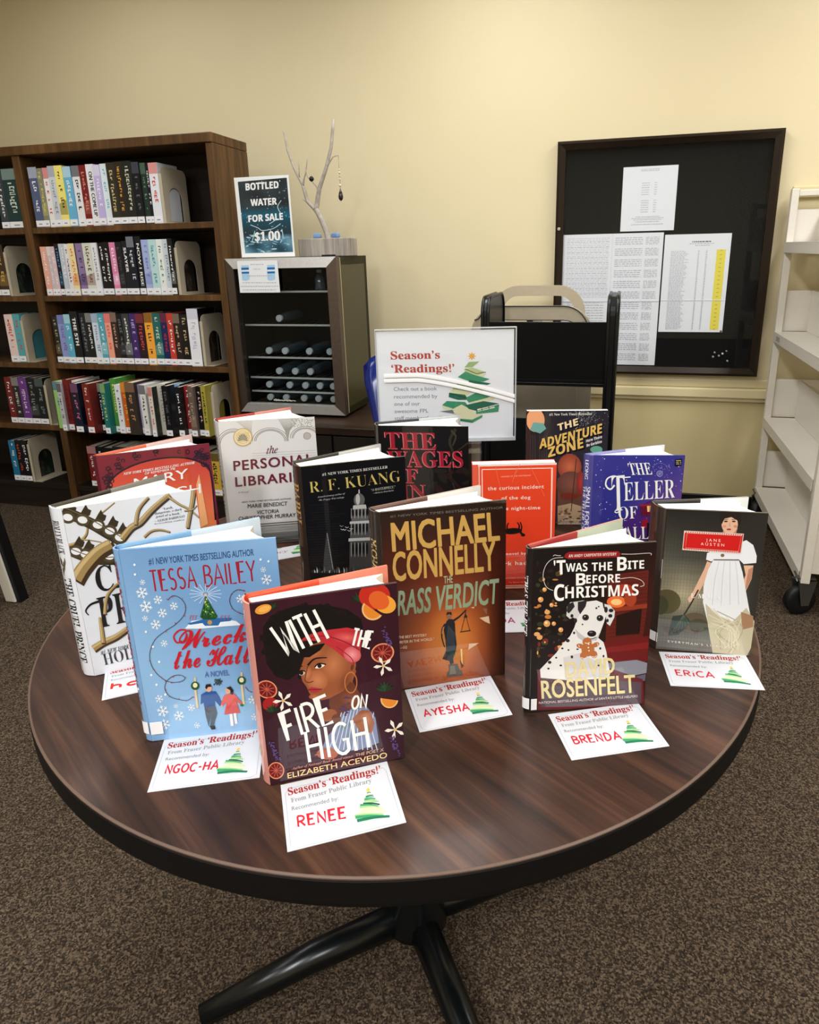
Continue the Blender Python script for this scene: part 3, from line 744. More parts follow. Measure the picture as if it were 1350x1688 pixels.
# white double-sided truck at the right
CX0, CX1, CN0, CN1 = .645, .925, 2.425, 3.375
w = thing('book_truck', 'tall white enamel library book truck with empty shelves at the right', 'book cart', room(0, 0, 0))
for (x, y) in ((CX0, CN1), (CX1, CN1), (CX0, CN0), (CX1, CN0)):
    b = MB(); sx = 1 if x == CX0 else -1
    b.box(min(x, x + sx * .03), max(x, x + sx * .03), y - .015, y + .015, .13, 1.485); b.build('post', WHITEM, w, bevel=.003)
    caster(w, x + sx * .02, y + (-.03 if y == CN1 else .02), .055, rot=R(20 if y == CN0 else 60))
for i, z in enumerate((.165, .505, .895, 1.272)):
    b = MB(); b.box(CX0 - .004, CX1 + .004, CN0 + .016, CN1 - .016, z - .004, z)
    b.box(CX0 - .004, CX0 + .0, CN0 + .016, CN1 - .016, z - .043, z + .0005); b.box(CX1, CX1 + .004, CN0 + .016, CN1 - .016, z - .043, z + .0005)
    sh = b.build('shelf', WHITEM, w, bevel=.0015)
    hz = .175 if i < 3 else .13
    b = MB(); b.box(.772, .782, CN0 + .02, CN1 - .02, z + .001, z + hz); b.build('divider', WHITEM, sh)
    for y in (CN0, CN1):
        b = MB(); b.box(CX0 + .031, CX1 - .031, y - .003, y + .003, z + .001, z + hz); b.build('end_panel', WHITEM, sh)
for y in (CN0, CN1):
    b = MB(); b.box(CX0 + .03, CX1 - .03, y - .012, y + .012, 1.455, 1.48); b.build('end_rail', WHITEM, w, bevel=.003)
a = unit(); a.bg(lambda u, v: (214, 210, 202), 1, 1); a.text('DVD', (90, 800), (910, 800), 620, (60, 60, 62), 'b')
b = MB(); a.emit(b, lambda u, v, d_: (CX0 - .0045 - d_, CN1 - .085 - u * .075, .858 + v * .03), d0=.0006)
tag(b.build('shelf_label', PRINT, M=ROOM.copy()), 'small grey DVD label stuck on the white truck shelf edge', 'label')

# black truck behind the display
k = thing('book_truck', 'black enamel library book truck with sloping shelves behind the white sign', 'book cart', room(0, 0, 0))
BN, BS0, BS1 = 2.40, -.478, -.045
def endframe(s_, wdt):
    out = []
    yy0, yy1, top = 0, .32, 1.115
    prof = [(yy0, .12)] + [(yy0, .95)] + arc(yy0 + .05, 1.05, .05, .06, 180, 90, 7) + arc(yy1 - .06, 1.04, .06, .07, 90, 0, 7) + [(yy1, .12)]
    b = MB(); b.prism(prof, -wdt / 2, wdt / 2, fn=lambda x, y, z: (s_ + z, BN + x, y))
    e = b.build('end_panel', BLKMET, k)
    for q in (-1, 1):
        b = MB(); b.tube([(s_ + q * wdt / 2, BN + x, y) for x, y in prof], .006, 8); b.build('edge_rail', BLKMET, e)
endframe(BS0 + .004, .02); endframe(BS1 + .004, .028)
for zb, zt in ((.815, 1.03), (.46, .69), (.14, .33)):
    b = MB(); b.box(BS0 + .01, BS1 - .012, .0, .004, 0, zt - zb); b.box(BS0 + .01, BS1 - .012, .0, .27, -.012, 0)
    o = b.build('shelf', BLKMET, k, bevel=.001); o.matrix_local = T((0, BN + .02, zb)) @ Matrix.Rotation(R(6), 4, 'X')
    b = MB(); b.box(BS0 + .012, BS1 - .014, -.006, -.001, .004, .012); q = b.build('lip', BLKMET, o)
for x in (BS0 + .02, BS1 - .02):
    for y in (BN + .05, BN + .27): caster(k, x, y, .042, rot=.5)

# beige truck behind it
g_ = thing('book_truck', 'beige book truck with rounded tube ends behind the black truck', 'book cart', room(0, 0, 0))
def arch(y, x0, x1, top, r, par, wid=.045):
    o_ = [(x0, .12), (x0, top - r)] + arc(x0 + r, top - r, r, r, 180, 90, 8) + arc(x1 - r, top - r, r, r, 90, 0, 8) + [(x1, .12)]
    i_ = [(x1 - wid, .12), (x1 - wid, top - r)] + arc(x1 - r, top - r, r - wid, r - wid, 0, 90, 8) + arc(x0 + r, top - r, r - wid, r - wid, 90, 180, 8) + [(x0 + wid, .12)]
    b = MB()
    n = len(o_); ii = i_[::-1]
    for j in range(n - 1):
        q = [o_[j], o_[j + 1], ii[j + 1], ii[j]]
        b.face([(px, y - .012, pz) for px, pz in q]); b.face([(px, y + .012, pz) for px, pz in q][::-1])
        b.face([(o_[j][0], y - .012, o_[j][1]), (o_[j + 1][0], y - .012, o_[j + 1][1]), (o_[j + 1][0], y + .012, o_[j + 1][1]), (o_[j][0], y + .012, o_[j][1])])
        b.face([(ii[j][0], y - .012, ii[j][1]), (ii[j + 1][0], y - .012, ii[j + 1][1]), (ii[j + 1][0], y + .012, ii[j + 1][1]), (ii[j][0], y + .012, ii[j][1])])
    return b.build('end_frame', CREAMM, par, merge=True, recalc=True)
e = arch(2.80, -.612, -.118, 1.052, .12, g_, .055)
b = MB(); b.box(-.555, -.175, 2.795, 2.803, .16, .985); b.build('end_panel', CREAMM, e)
for z in (1.0515, .997):
    b = MB(); pts = [(-.595, 2.786, z - .055)] + [(x, 2.786, z_) for x, z_ in arc(-.492, z - .10 + 0, .10, .10, 150, 90, 6)] + [(x, 2.786, z_) for x, z_ in arc(-.238, z - .10, .10, .10, 90, 20, 7)]
    b.tube(pts, .0018, 6); b.build('edge_seam', BLK, e)
e2 = arch(3.17, -.592, -.175, 1.112, .12, g_, .045)
for z in (.2, .56, .90):
    b = MB(); b.box(-.58, -.16, 2.815, 3.155, z - .015, z); b.build('shelf', CREAMM, g_, bevel=.002)
b = MB(); b.box(-.385, -.36, 2.815, 3.155, .901, 1.02); b.build('divider', CREAMM, g_)
for x in (-.57, -.17):
    for y in (2.83, 3.13): caster(g_, x, y, .042, rot=1.1)

# ================================================================== CHAIR LEG AT THE LEFT EDGE
cst = thing('reading_chair', 'black and beige reading chair, only its front leg showing at the left edge', 'chair', T((-1.664, 2.41, 0)) @ RZ(R(-15)))
def splay(x0, x1, y0, y1, z0, z1, sx):
    b = MB(); b.prism([(x0, y0), (x1, y0), (x1, y1), (x0, y1)], z0, z1, fn=lambda x, y, z: (x + sx * z, y, z)); return b
for x, sx in ((0, -.13), (-.46, .13)):
    for y in (0, -.42):
        l_ = splay(x - .004, x + .034, y - .01, y + .028, 0, .44, sx).build('leg', BLK, cst)
        splay(x - .028, x + .016, y - .019, y - .011, .004, .44, sx).build('leg_facing', WHITEM, l_)
b = MB(); b.box(-.44, -.02, -.46, .03, .441, .50); b.build('seat', BLK, cst, bevel=.012)
b = MB(); b.box(-.46, -.41, -.46, .03, .56, .88); b.build('backrest', BLK, cst, bevel=.012)
for y in (-.42, -.01):
    b = MB(); b.box(-.437, -.417, y - .012, y + .012, .50, .56); b.build('back_post', BLK, cst)
# ================================================================== BOOKCASE AND ITS BOOKS
BC = T((-1.8906, 3.3814, 0)) @ RZ(YAW) @ Matrix.Rotation(-.02, 4, 'X')
bc = thing('bookcase', 'tall dark brown wooden library bookcase filled with books at the left', 'bookcase', BC)
BD = .285; LV = [.1425, .460, .7793, 1.1031, 1.4128]; TOPZ = 1.765
for x0, x1 in ((-1.06, -1.02), (-.042, 0), (.966, 1.000)):
    b = MB(); b.box(x0, x1, 0, BD, .0, TOPZ - .04); b.build('upright', CASEWOOD, bc, bevel=.002)
for x0, x1 in ((-1.0199, -.0421), (.0001, .9659)):
    for i, z in enumerate(LV):
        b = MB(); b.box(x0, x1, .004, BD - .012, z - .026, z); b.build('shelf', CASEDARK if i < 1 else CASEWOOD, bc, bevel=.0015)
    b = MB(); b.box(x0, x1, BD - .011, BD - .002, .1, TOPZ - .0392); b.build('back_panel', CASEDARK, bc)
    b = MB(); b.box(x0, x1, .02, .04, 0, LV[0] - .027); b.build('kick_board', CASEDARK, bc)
b = MB(); b.box(-1.07, 1.000, -.006, BD, TOPZ - .039, TOPZ); b.build('top_board', CASEWOOD, bc, bevel=.003)

ORD = ['first', 'second', 'third', 'fourth', 'fifth', 'sixth', 'seventh', 'eighth', 'ninth', 'tenth', 'eleventh', 'twelfth', 'thirteenth', 'fourteenth', 'fifteenth', 'sixteenth',
       'seventeenth', 'eighteenth', 'nineteenth', 'twentieth', 'twenty-first', 'twenty-second', 'twenty-third', 'twenty-fourth', 'twenty-fifth', 'twenty-sixth']
W_, K_ = (238, 238, 240), (18, 20, 24)
def lib_book(x, z, wd, h, col, nm, where, ink, title, idx, y0=.012, depth=.145, lab=True, group='', side=False):
    r = random.Random(idx * 31 + int(x * 1000) + int(z * 100))
    o = thing('library_book', '%s, %s' % (nm, where), 'book', BC @ T((x, y0, z + .0008)), group)
    wd -= .0008
    b = MB(); bt_ = min(.0025, wd * .12)
    b.box(0, wd, 0, .003, 0, h, col); b.box(0, bt_, .003, depth, 0, h, col); b.box(wd - bt_, wd, .003, depth, 0, h, mixc(col, (0, 0, 0), .1))
    a = unit()
    if title:
        st, t = title; a.text(t, (300, 120), (300, 120 + min(720, 75 * len(t))), (430, 0), ink, st, .008)
    else:
        y = r.uniform(60, 140); side = r.choice((0, 1))
        kind = r.random()
        if kind < .35: a.poly([(0, 0), (1000, 0), (1000, 180), (0, 180)], mixc(col, ink, .5)); y = 230
        elif kind < .55: a.poly([(0, 620), (1000, 560), (1000, 800), (0, 800)], mixc(col, ink, .35))
        while y < 740:
            L = r.uniform(28, 75); w2 = r.uniform(180, 430); cx = r.uniform(430, 570)
            a.poly([(cx - w2 / 2, y), (cx + w2 / 2, y), (cx + w2 / 2, y + L * .35), (cx - w2 / 2, y + L * .35)], ink)
            if r.random() < .7: a.poly([(cx - w2 / 2, y), (cx - w2 / 2 + 90, y), (cx - w2 / 2 + 90, y + L * .75), (cx - w2 / 2, y + L * .75)], ink)
            if r.random() < .6: a.poly([(cx + w2 / 2 - 90, y), (cx + w2 / 2, y), (cx + w2 / 2, y + L * .75), (cx + w2 / 2 - 90, y + L * .75)], ink)
            y += L
            if r.random() < .18: y += r.uniform(40, 120)
    a.emit(b, lambda u, v, d: (u * wd, -d, v * h), d0=.0001, dk=.00001)
    if side:
        q = unit(); base = r.choice([(52, 44, 40), (40, 52, 46), (44, 40, 44)]); q.bg(lambda u, v: mixc(base, (20, 20, 22), v), 1, 4)
        for k in range(26): q.soft(r.uniform(200, 800), r.uniform(350, 980), r.uniform(40, 160), r.uniform(30, 90), mixc(base, r.choice([(150, 90, 70), (120, 140, 90), (150, 130, 110)]), .4), base, r.uniform(0, 90), 3)
        q.emit(b, lambda u, v, d: (wd + d, .004 + u * (depth - .006), v * h), d0=.0001, dk=.000008)
    b.build('cover', SPINES, o)
    b = MB(); b.box(bt_ + .0002, wd - bt_ - .0002, .0032, depth - .004, .003, h - .003, (226, 218, 200)); b.build('page_block', PAGES, o)
    if lab:
        k = MB(); k.box(.0003, wd - .0003, -.0009, -.0004, .004, .031, (236, 236, 240)); k.box(wd * .3, wd * .7, -.00105, -.00095, .013, .018, (150, 152, 165)); k.build('spine_label', PAPER, o)
    return o
def bookend(x, z, where, y0=.02, h=.235, dp=.19):
    o = thing('bookend', 'beige metal bookend with an arched cut-out, ' + where, 'bookend', BC @ T((x, y0, z + .0008)), 'beige bookends')
    # plate stands across the shelf, arch opening in it, rounded shoulders
    aw, ah = dp * .5, h * .66
    out = [(0, 0), (dp, 0), (dp, h - .03)] + arc(dp - .03, h - .03, .03, .03, 0, 90, 6) + arc(.03, h - .03, .03, .03, 90, 180, 6)
    c_ = dp * .5
    inn = [(c_ - aw / 2, .012), (c_ - aw / 2, ah - aw / 2)] + arc(c_, ah - aw / 2, aw / 2, aw / 2, 180, 0, 11) + [(c_ + aw / 2, .012)]
    b = MB()
    tri = tessellate_polygon([[Vector((p[0], p[1], 0)) for p in out], [Vector((p[0], p[1], 0)) for p in inn[::-1]]])
    allp = out + inn[::-1]
    for t_ in tri:
        b.face([(0.0, allp[i][0], allp[i][1]) for i in t_]); b.face([(.002, allp[i][0], allp[i][1]) for i in t_][::-1])
    for lp in (out, inn):
        for i in range(len(lp)):
            p, q = lp[i], lp[(i + 1) % len(lp)]; b.face([(0, p[0], p[1]), (0, q[0], q[1]), (.002, q[0], q[1]), (.002, p[0], p[1])])
    b.build('upright_plate', BOOKENDM, o, merge=True, recalc=True)
    b = MB(); b.box(.002, .048, .0, dp, 0, .0018); b.build('base_plate', BOOKENDM, o)
    # front lip of the plate
    b = MB(); b.box(-.004, .010, -.003, -.0005, 0, h - .03); b.build('front_flange', BOOKENDM, o)
ROWS = [
 ('top visible shelf', 4, .026, .0032 / 3.375, [
  (52, (88, 100, 132), 'slate blue book', W_, None, .262), (32, (140, 138, 118), 'olive grey book', (214, 206, 110), None, .255), (34, (234, 232, 232), 'white book with red lettering', (196, 60, 64), None, .256), (40, (208, 212, 220), 'pale grey book', (140, 146, 158), None, .262),
  (45, (240, 226, 130), 'yellow book', (60, 56, 40), None, .262), (45, (110, 180, 214), 'sky blue and white book', W_, None, .256), (45, (230, 230, 232), 'white book with black lettering', K_, None, .258), (40, (128, 36, 38), 'dark red book', (206, 150, 130), None, .258),
  (45, (232, 232, 236), 'white ON THE COME UP book', K_, ('n', 'ON THE COME UP'), .26), (38, (196, 182, 226), 'lavender book', W_, None, .255), (37, (222, 232, 236), 'white and aqua book', (110, 180, 200), None, .258), (45, (58, 54, 44), 'dark olive book', (206, 190, 140), None, .26),
  (45, (50, 44, 38), 'brown black book with gold star', (214, 160, 70), None, .262), (50, (40, 42, 40), 'charcoal book with pale star', (204, 204, 180), None, .262), (40, (28, 30, 36), 'black book', (110, 116, 130), None, .256), (30, (40, 60, 52), 'black green book', (120, 150, 130), None, .252), (17, (30, 30, 36), 'thin black book', W_, None, .25), (48, (226, 230, 238), 'white book with a blue top', (210, 80, 70), None, .25)]),
 ('second shelf', 3, .02, .00322 / 3.375, [
  (37, (232, 176, 160), 'salmon pink book', W_, None, .225), (26, (206, 196, 200), 'pale mauve book', W_, None, .225), (25, (222, 196, 206), 'light pink book', W_, None, .225), (26, (26, 28, 34), 'black book with blue foot', (90, 160, 210), None, .236), (40, (198, 206, 220), 'pale grey blue book', W_, None, .236), (26, (232, 230, 232), 'white book with a dark top', (110, 50, 50), None, .234), (36, (240, 222, 172), 'cream yellow book', (220, 110, 60), None, .236),
  (50, (150, 128, 168), 'wide purple collage book', (60, 44, 92), None, .236), (52, (214, 220, 206), 'wide pale green collage book', (120, 60, 70), None, .236), (36, (230, 230, 236), 'white book', (150, 150, 160), None, .236), (36, (26, 24, 28), 'black book with white scribble', W_, None, .236), (34, (22, 22, 26), 'black book with script title', W_, None, .238), (40, (226, 140, 184), 'bright pink book', (250, 236, 244), None, .236), (36, (34, 34, 40), 'plain black book', (90, 90, 100), None, .236),
  (36, (30, 32, 40), 'black SLAYER book', W_, ('b', 'SLAYER'), .24), (44, (26, 30, 46), 'tall navy book', (214, 214, 224), None, .258), (36, (26, 28, 34), 'tall black NOW I RISE book', W_, ('n', 'NOW I RISE'), .258), (44, (172, 186, 226), 'periwinkle book', (120, 130, 190), None, .243), (44, (190, 220, 222), 'pale teal book', (70, 150, 160), None, .243), (36, (232, 236, 234), 'white book with teal lettering', (60, 130, 110), None, .243), (34, (206, 216, 226), 'ice blue book', (120, 140, 160), None, .243), (28, (28, 30, 32), 'black book at the bookend', W_, None, .245)]),
 ('third shelf', 2, .008, .0034 / 3.375, [
  (35, (50, 46, 42), 'dark brown book', (180, 170, 140), None, .225), (50, (150, 160, 214), 'periwinkle book', (108, 116, 176), None, .232), (38, (96, 178, 206), 'turquoise book', W_, None, .236), (46, (26, 28, 34), 'black THE 5TH book', W_, ('b', 'THE 5TH'), .25), (40, (34, 36, 42), 'black book with grey print', (130, 134, 140), None, .242), (36, (26, 28, 30), 'thin black book', W_, None, .242), (40, (214, 224, 236), 'ice white book', (120, 150, 180), None, .24), (36, (90, 170, 190), 'teal and white book', (240, 244, 246), None, .24), (36, (240, 170, 146), 'coral book', (226, 90, 110), None, .24), (36, (60, 44, 44), 'dark book with a pale figure', (216, 180, 160), None, .245),
  (36, (24, 26, 30), 'black book', (120, 124, 130), None, .24), (40, (62, 66, 72), 'charcoal book', (230, 230, 232), None, .24), (36, (74, 48, 116), 'deep purple book', (206, 190, 226), None, .24), (45, (46, 26, 38), 'dark plum book', (206, 80, 90), None, .24), (45, (242, 172, 70), 'orange yellow book', (60, 40, 20), None, .242), (44, (40, 108, 104), 'dark teal book', (210, 220, 210), None, .242), (40, (30, 46, 96), 'navy book with a red streak', (190, 50, 60), None, .242), (34, (200, 70, 60), 'red book', W_, None, .242), (38, (52, 38, 34), 'brown black book', (200, 180, 160), None, .24), (46, (32, 30, 30), 'black book with a tan top', (206, 180, 140), None, .236), (58, (232, 232, 238), 'tall white book', (190, 190, 214), None, .262)]),
 ('fourth shelf', 1, .004, .0033 / 3.375, [
  (78, (160, 210, 130), 'thick lime green and blue book', (44, 70, 170), None, .235), (30, (190, 190, 194), 'grey and white book', K_, None, .235), (38, (122, 32, 34), 'tall dark red book', (70, 16, 18), None, .252), (46, (226, 224, 222), 'thick white book', (50, 40, 44), None, .245), (50, (26, 30, 52), 'navy book with a pink flower', (206, 120, 160), None, .24), (34, (24, 26, 32), 'black FREAK book', W_, ('b', 'FREAK'), .238), (44, (130, 40, 36), 'dark red and white book', (226, 214, 206), None, .24), (24, (22, 22, 26), 'thin black book', W_, None, .236), (50, (226, 224, 214), 'white book with coloured dots', (196, 90, 100), None, .236), (32, (40, 120, 116), 'teal book', (226, 214, 110), None, .244), (38, (86, 150, 70), 'tall leaf green book', (232, 224, 130), None, .262), (38, (226, 230, 234), 'white book', (50, 60, 70), None, .236), (42, (208, 104, 42), 'orange book', (240, 190, 70), None, .245),
  (64, (62, 52, 46), 'dark book with a photo of a hand', (196, 150, 110), None, .25), (30, (186, 178, 206), 'lavender grey book', (100, 96, 130), None, .238), (38, (226, 226, 224), 'white book with black lettering', K_, None, .24), (30, (158, 166, 168), 'grey book', W_, None, .236), (26, (220, 214, 206), 'white book with a red strip', (190, 60, 50), None, .234), (54, (206, 204, 194), 'thick off-white book', (160, 158, 150), None, .244), (40, (24, 24, 28), 'black book', (100, 100, 110), None, .24), (32, (140, 176, 220), 'light blue book', W_, None, .24), (36, (26, 28, 32), 'black book with small white lettering', W_, None, .234), (40, (150, 50, 52), 'red and white book', (230, 220, 210), None, .236), (36, (112, 96, 88), 'grey brown book', (180, 160, 140), None, .236), (36, (24, 24, 28), 'black book with a pink top', (226, 190, 186), None, .236), (28, (170, 158, 70), 'mustard and black book', K_, None, .24)]),
]
ENDS = {4: .708, 3: .742, 2: .830, 1: .872}
for nm, lv, x, k, bk in ROWS:
    rr = random.Random(lv); k = (ENDS[lv] - x) / sum(q[0] for q in bk) - .0004 * 0
    for i, (wpx, col, desc, ink, title, h) in enumerate(bk):
        wd = wpx * k; y0 = .012 + rr.uniform(-.004, .006)
        if lv == 1: y0 = -.075 + rr.uniform(-.03, .045)
        lib_book(x, LV[lv], wd, h, col, desc, '%s from the left on the %s' % (ORD[i], nm), ink, title, i + lv * 40, y0=y0, lab=not (lv == 1 and i in (0, 3, 13, 18)), side=i == len(bk) - 1, group='library books on the %s' % nm)
        x += wd
    bookend(x + .0045, LV[lv], 'closing the %s' % nm, y0=.02 if lv != 1 else -.02)
low = [(30, (130, 34, 36), 'dark red and white book', W_, .215), (22, (26, 26, 30), 'black book with white dots', W_, .215), (34, (22, 24, 28), 'black book', (130, 130, 140), .212), (40, (40, 44, 58), 'navy grey book', W_, .22), (36, (206, 200, 196), 'white book', K_, .22), (40, (90, 40, 44), 'maroon book', W_, .22), (36, (30, 34, 40), 'charcoal book', W_, .22), (40, (60, 100, 120), 'steel blue book', W_, .22), (34, (24, 26, 30), 'thin black book', W_, .22), (40, (214, 208, 200), 'cream book', K_, .22), (36, (26, 30, 36), 'black book with grey print', (150, 150, 150), .222), (36, (210, 176, 70), 'yellow and black book', K_, .215), (46, (218, 218, 222), 'white book with black print', K_, .215)]
x = .095; kl = (.945 - x) / sum(q[0] for q in low)
for i, (wpx, col, desc, ink, h) in enumerate(low):
    lib_book(x, LV[0], wpx * kl, h, col, desc, '%s from the left on the lowest shelf' % ORD[i], ink, None, 300 + i, group='library books on the lowest shelf'); x += wpx * kl
# left bay, only its right end shows
LB = [(4, [(40, (60, 70, 76), 'slate book', W_, .25), (72, (36, 62, 64), 'wide dark teal book with a pale face', (206, 220, 206), .262)], -.174, False),
      (3, [(40, (40, 46, 50), 'black book', W_, .24), (44, (70, 50, 40), 'brown book', (214, 180, 90), .24)], -.30, True),
      (2, [(44, (230, 210, 206), 'pale pink book', (200, 70, 60), .235), (36, (92, 170, 180), 'aqua book with a red heart', (210, 80, 80), .236)], -.27, True),
      (1, [(36, (120, 30, 36), 'dark red book', W_, .24), (38, (44, 42, 46), 'charcoal book', (226, 220, 214), .24), (44, (112, 62, 140), 'purple book', (226, 214, 230), .24), (44, (24, 26, 32), 'black book with silver lettering', (150, 156, 160), .24), (44, (20, 24, 30), 'black book at the bookend', (130, 150, 150), .24)], -.345, True),
      (0, [(36, (40, 120, 160), 'bright blue book', W_, .22), (32, (24, 26, 30), 'black book with orange top', (206, 90, 60), .225), (34, (26, 28, 34), 'black book with white scroll', W_, .225)], -.40, True)]
NMS = ['lowest', 'fourth', 'third', 'second', 'top visible']
for lv, bk, x, end in LB:
    for i, (wpx, col, desc, ink, h) in enumerate(bk):
        lib_book(x, LV[lv], wpx * .00115, h, col, desc, '%s in the left bay, %s shelf' % (ORD[i], NMS[lv]), ink, None, 500 + i + lv * 10, group='library books in the left bay', side=end and i == len(bk) - 1); x += wpx * .00115 + .0004
    if end: bookend(x + .0045, LV[lv], 'on the %s shelf of the left bay' % NMS[lv], y0=.015)

# ================================================================== DISPLAY BOOKS
def hardcover(key, label, x, y, yaw, w, h, tip, sp, art, jacket, spinecol, flap, inner=(240, 238, 232), page=(243, 236, 220), spine_art=None, slabel=None, fan=.78, pin=.94):
    M = T((x, y, TZ + .0008)) @ RZ(R(yaw))
    o = thing(key, label, 'book', M, 'books standing open on the round table')
    th = .0032
    b = MB(); b.box(0, w, 0, th, 0, h, jacket)
    b.face([(0, th + .0001, 0), (w, th + .0001, 0), (w, th + .0001, h), (0, th + .0001, h)], inner)
    art.emit(b, lambda u, v, d: (u * w, -d, v * h))
    b.build('front_cover', JACKET, o)
    S = Vector(sp); Tt = Vector(tip); dv = (Tt - S); Lb = dv.length; dv.normalize(); nin = Vector((dv.y, -dv.x))
    # spine: bulged strip from the front hinge to the back hinge
    A = Vector((0, 0)); n_ = Vector((S.y, -S.x)).normalized() * -1
    if n_.x > 0: n_ = -n_
    out = []; K = 9
    for i in range(K):
        t = i / (K - 1); p = A.lerp(S, t) + n_ * (.0045 * math.sin(PI * t)); out.append(p)
    inn = [p - n_ * .002 for p in out]
    b = MB()
    def P3(p, z): return (p.x, p.y, z)
    for i in range(K - 1):
        b.face([P3(out[i + 1], 0), P3(out[i], 0), P3(out[i], h), P3(out[i + 1], h)], spinecol, smooth=True)
        b.face([P3(inn[i], 0), P3(inn[i + 1], 0), P3(inn[i + 1], h), P3(inn[i], h)], flap)
        b.face([P3(out[i], h), P3(out[i + 1], h), P3(inn[i + 1], h), P3(inn[i], h)], mixc(spinecol, (255, 255, 255), .12))
    if spine_art:
        Ls = S.length
        def sfn(u, v, d):
            t = 1 - u; p = A.lerp(S, t) + n_ * (.0045 * math.sin(PI * max(0, min(1, t))) + d); return (p.x, p.y, v * h)
        spine_art.emit(b, sfn, d0=.0004)
    b.build('spine', JACKET, o)
    b = MB()
    q = [S, Tt, Tt + nin * th, S + nin * th]; mid = S + dv * Lb * .5
    b.prism([tuple(S), tuple(mid), tuple(mid + nin * th), tuple(S + nin * th)], 0, h, jacket, top=flap)
    b.prism([tuple(mid), tuple(Tt), tuple(Tt + nin * th), tuple(mid + nin * th)], 0, h, jacket, top=mixc(flap, inner, .55))
    for p0, p1, c_ in ((S, mid, flap), (mid, Tt, inner)):
        a0 = p0 + nin * (th + .0002); a1 = p1 + nin * (th + .0002)
        b.face([(a0.x, a0.y, 0), (a1.x, a1.y, 0), (a1.x, a1.y, h), (a0.x, a0.y, h)], c_)
    b.build('back_cover', JACKET, o)
    # page block: fans out between the covers, hollow fore-edge
    fr0 = Vector((.004, th + .0008)); fr1 = Vector((w * .955, th + .0008 + .002))
    ab = math.atan2(dv.y, dv.x) * fan
    bk0 = S + nin * (th + .001) + dv * .003
    bk1 = bk0 + Vector((math.cos(ab), math.sin(ab))) * (Lb * pin - .004)
    ca = bk1.lerp(fr1, .35) + (bk0 - fr1).normalized() * .010; cb = bk1.lerp(fr1, .7) + (bk0 - fr1).normalized() * .008
    ol = [tuple(fr0), tuple(fr1), tuple(cb), tuple(ca), tuple(bk1), tuple(bk0)]
    b = MB(); b.prism(ol, .0035, h - .0035, page, top=page)
    n = 9
    for i in range(1, n):
        p = fr0.lerp(bk0, i / n); q = fr1.lerp(bk1, i / n) + (bk0 - fr1).normalized() * (.010 * math.sin(PI * i / n) + .002)
        d = (q - p).normalized(); e = Vector((-d.y, d.x)) * .00025
        b.face([(p + e).to_tuple() + (h - .0034,), (p - e).to_tuple() + (h - .0034,), (q - e).to_tuple() + (h - .0034,), (q + e).to_tuple() + (h - .0034,)], mixc(page, (120, 105, 85), .22))
    b.build('page_block', PAGES, o)
    if slabel:
        x0, x1, z0, z1 = slabel
        b = MB(); b.box(x0, x1, -.0022, -.0016, z0, z1, (233, 232, 234))
        if x0 < 0.002:
            pts = [A.lerp(S, t) + n_ * (.0045 * math.sin(PI * t) + .0015) for t in (0.0, .2, .4, .6)]
            for i in range(3): b.face([P3(pts[i + 1], z0), P3(pts[i], z0), P3(pts[i], z1), P3(pts[i + 1], z1)], (233, 232, 234))
        b.build('spine_label', PAPER, o)
    return o
def paperback(key, label, x, y, yaw, w, h, t, art, jacket, spinecol, page=(244, 240, 230), spine_art=None):
    o = thing(key, label, 'book', T((x, y, TZ + .0008)) @ RZ(R(yaw)), 'books standing open on the round table')
    b = MB(); b.box(0, w, 0, .0006, 0, h, jacket); art.emit(b, lambda u, v, d: (u * w, -d, v * h)); b.build('front_cover', JACKET, o)
    b = MB(); b.box(-.0006, 0, 0, t, 0, h, spinecol)
    if spine_art: spine_art.emit(b, lambda u, v, d: (-.0006 - d, (1 - u) * t, v * h))
    b.build('spine', JACKET, o)
    b = MB(); b.box(0, w, t - .0006, t, 0, h, jacket); b.build('back_cover', JACKET, o)
    b = MB(); b.box(.0005, w - .0015, .0008, t - .0008, .0005, h - .0006, page); b.build('page_block', PAGES, o)
    return o
def spine_text(txts, base):
    """txts: (text, v0, v1, size, colour, style) running down the spine"""
    a = unit(); a.bg(lambda u, v: base, 1, 6)
    for t, y0, y1, x, sz, c, st in txts: a.text(t, (x, y0), (x, y1), (sz, 0), c, st, .005 if st == 'n' else 0)
    return a
rb = random.Random(11)
WH = (246, 245, 243)

# ---- With the Fire on High
a = Art((390, 920, 3.41), [(411.0, 997.5), (654.0, 962.3), (666.7, 1249.1), (445.9, 1295.4)], raw=False)
a.bg(lambda u, v: mixc((66, 20, 40), (52, 16, 32), abs(u - .5) * 1.6), 6, 8)
HB = (14, 9, 12)
a.poly([(150, 480), (150, 390), (190, 330), (270, 290), (350, 268), (480, 265), (620, 290), (700, 345), (710, 400), (640, 470), (500, 470), (420, 520), (370, 570), (345, 650), (290, 690), (220, 670), (170, 600)], HB)
for k in range(46):
    t = rb.random() * 2 * PI; a.ell(430 + 282 * math.cos(t) * .98 - 8, 470 + 205 * math.sin(t), rb.uniform(10, 24), rb.uniform(8, 20), mixc(HB, (40, 16, 26), rb.random() * .5), n=9) if (math.sin(t) < .3 or math.cos(t) < -.2) else None
SK, SKL, SKD = (158, 92, 58), (188, 116, 76), (112, 60, 38)
a.poly([(525, 770), (600, 745), (650, 690), (690, 760), (735, 840), (650, 890), (545, 880), (520, 830)], SKD)
a.poly([(352, 600), (372, 545), (420, 490), (520, 455), (600, 510), (650, 580), (672, 640), (650, 700), (600, 750), (530, 790), (480, 802), (435, 797), (408, 760), (392, 725), (370, 695), (358, 650)], SK)
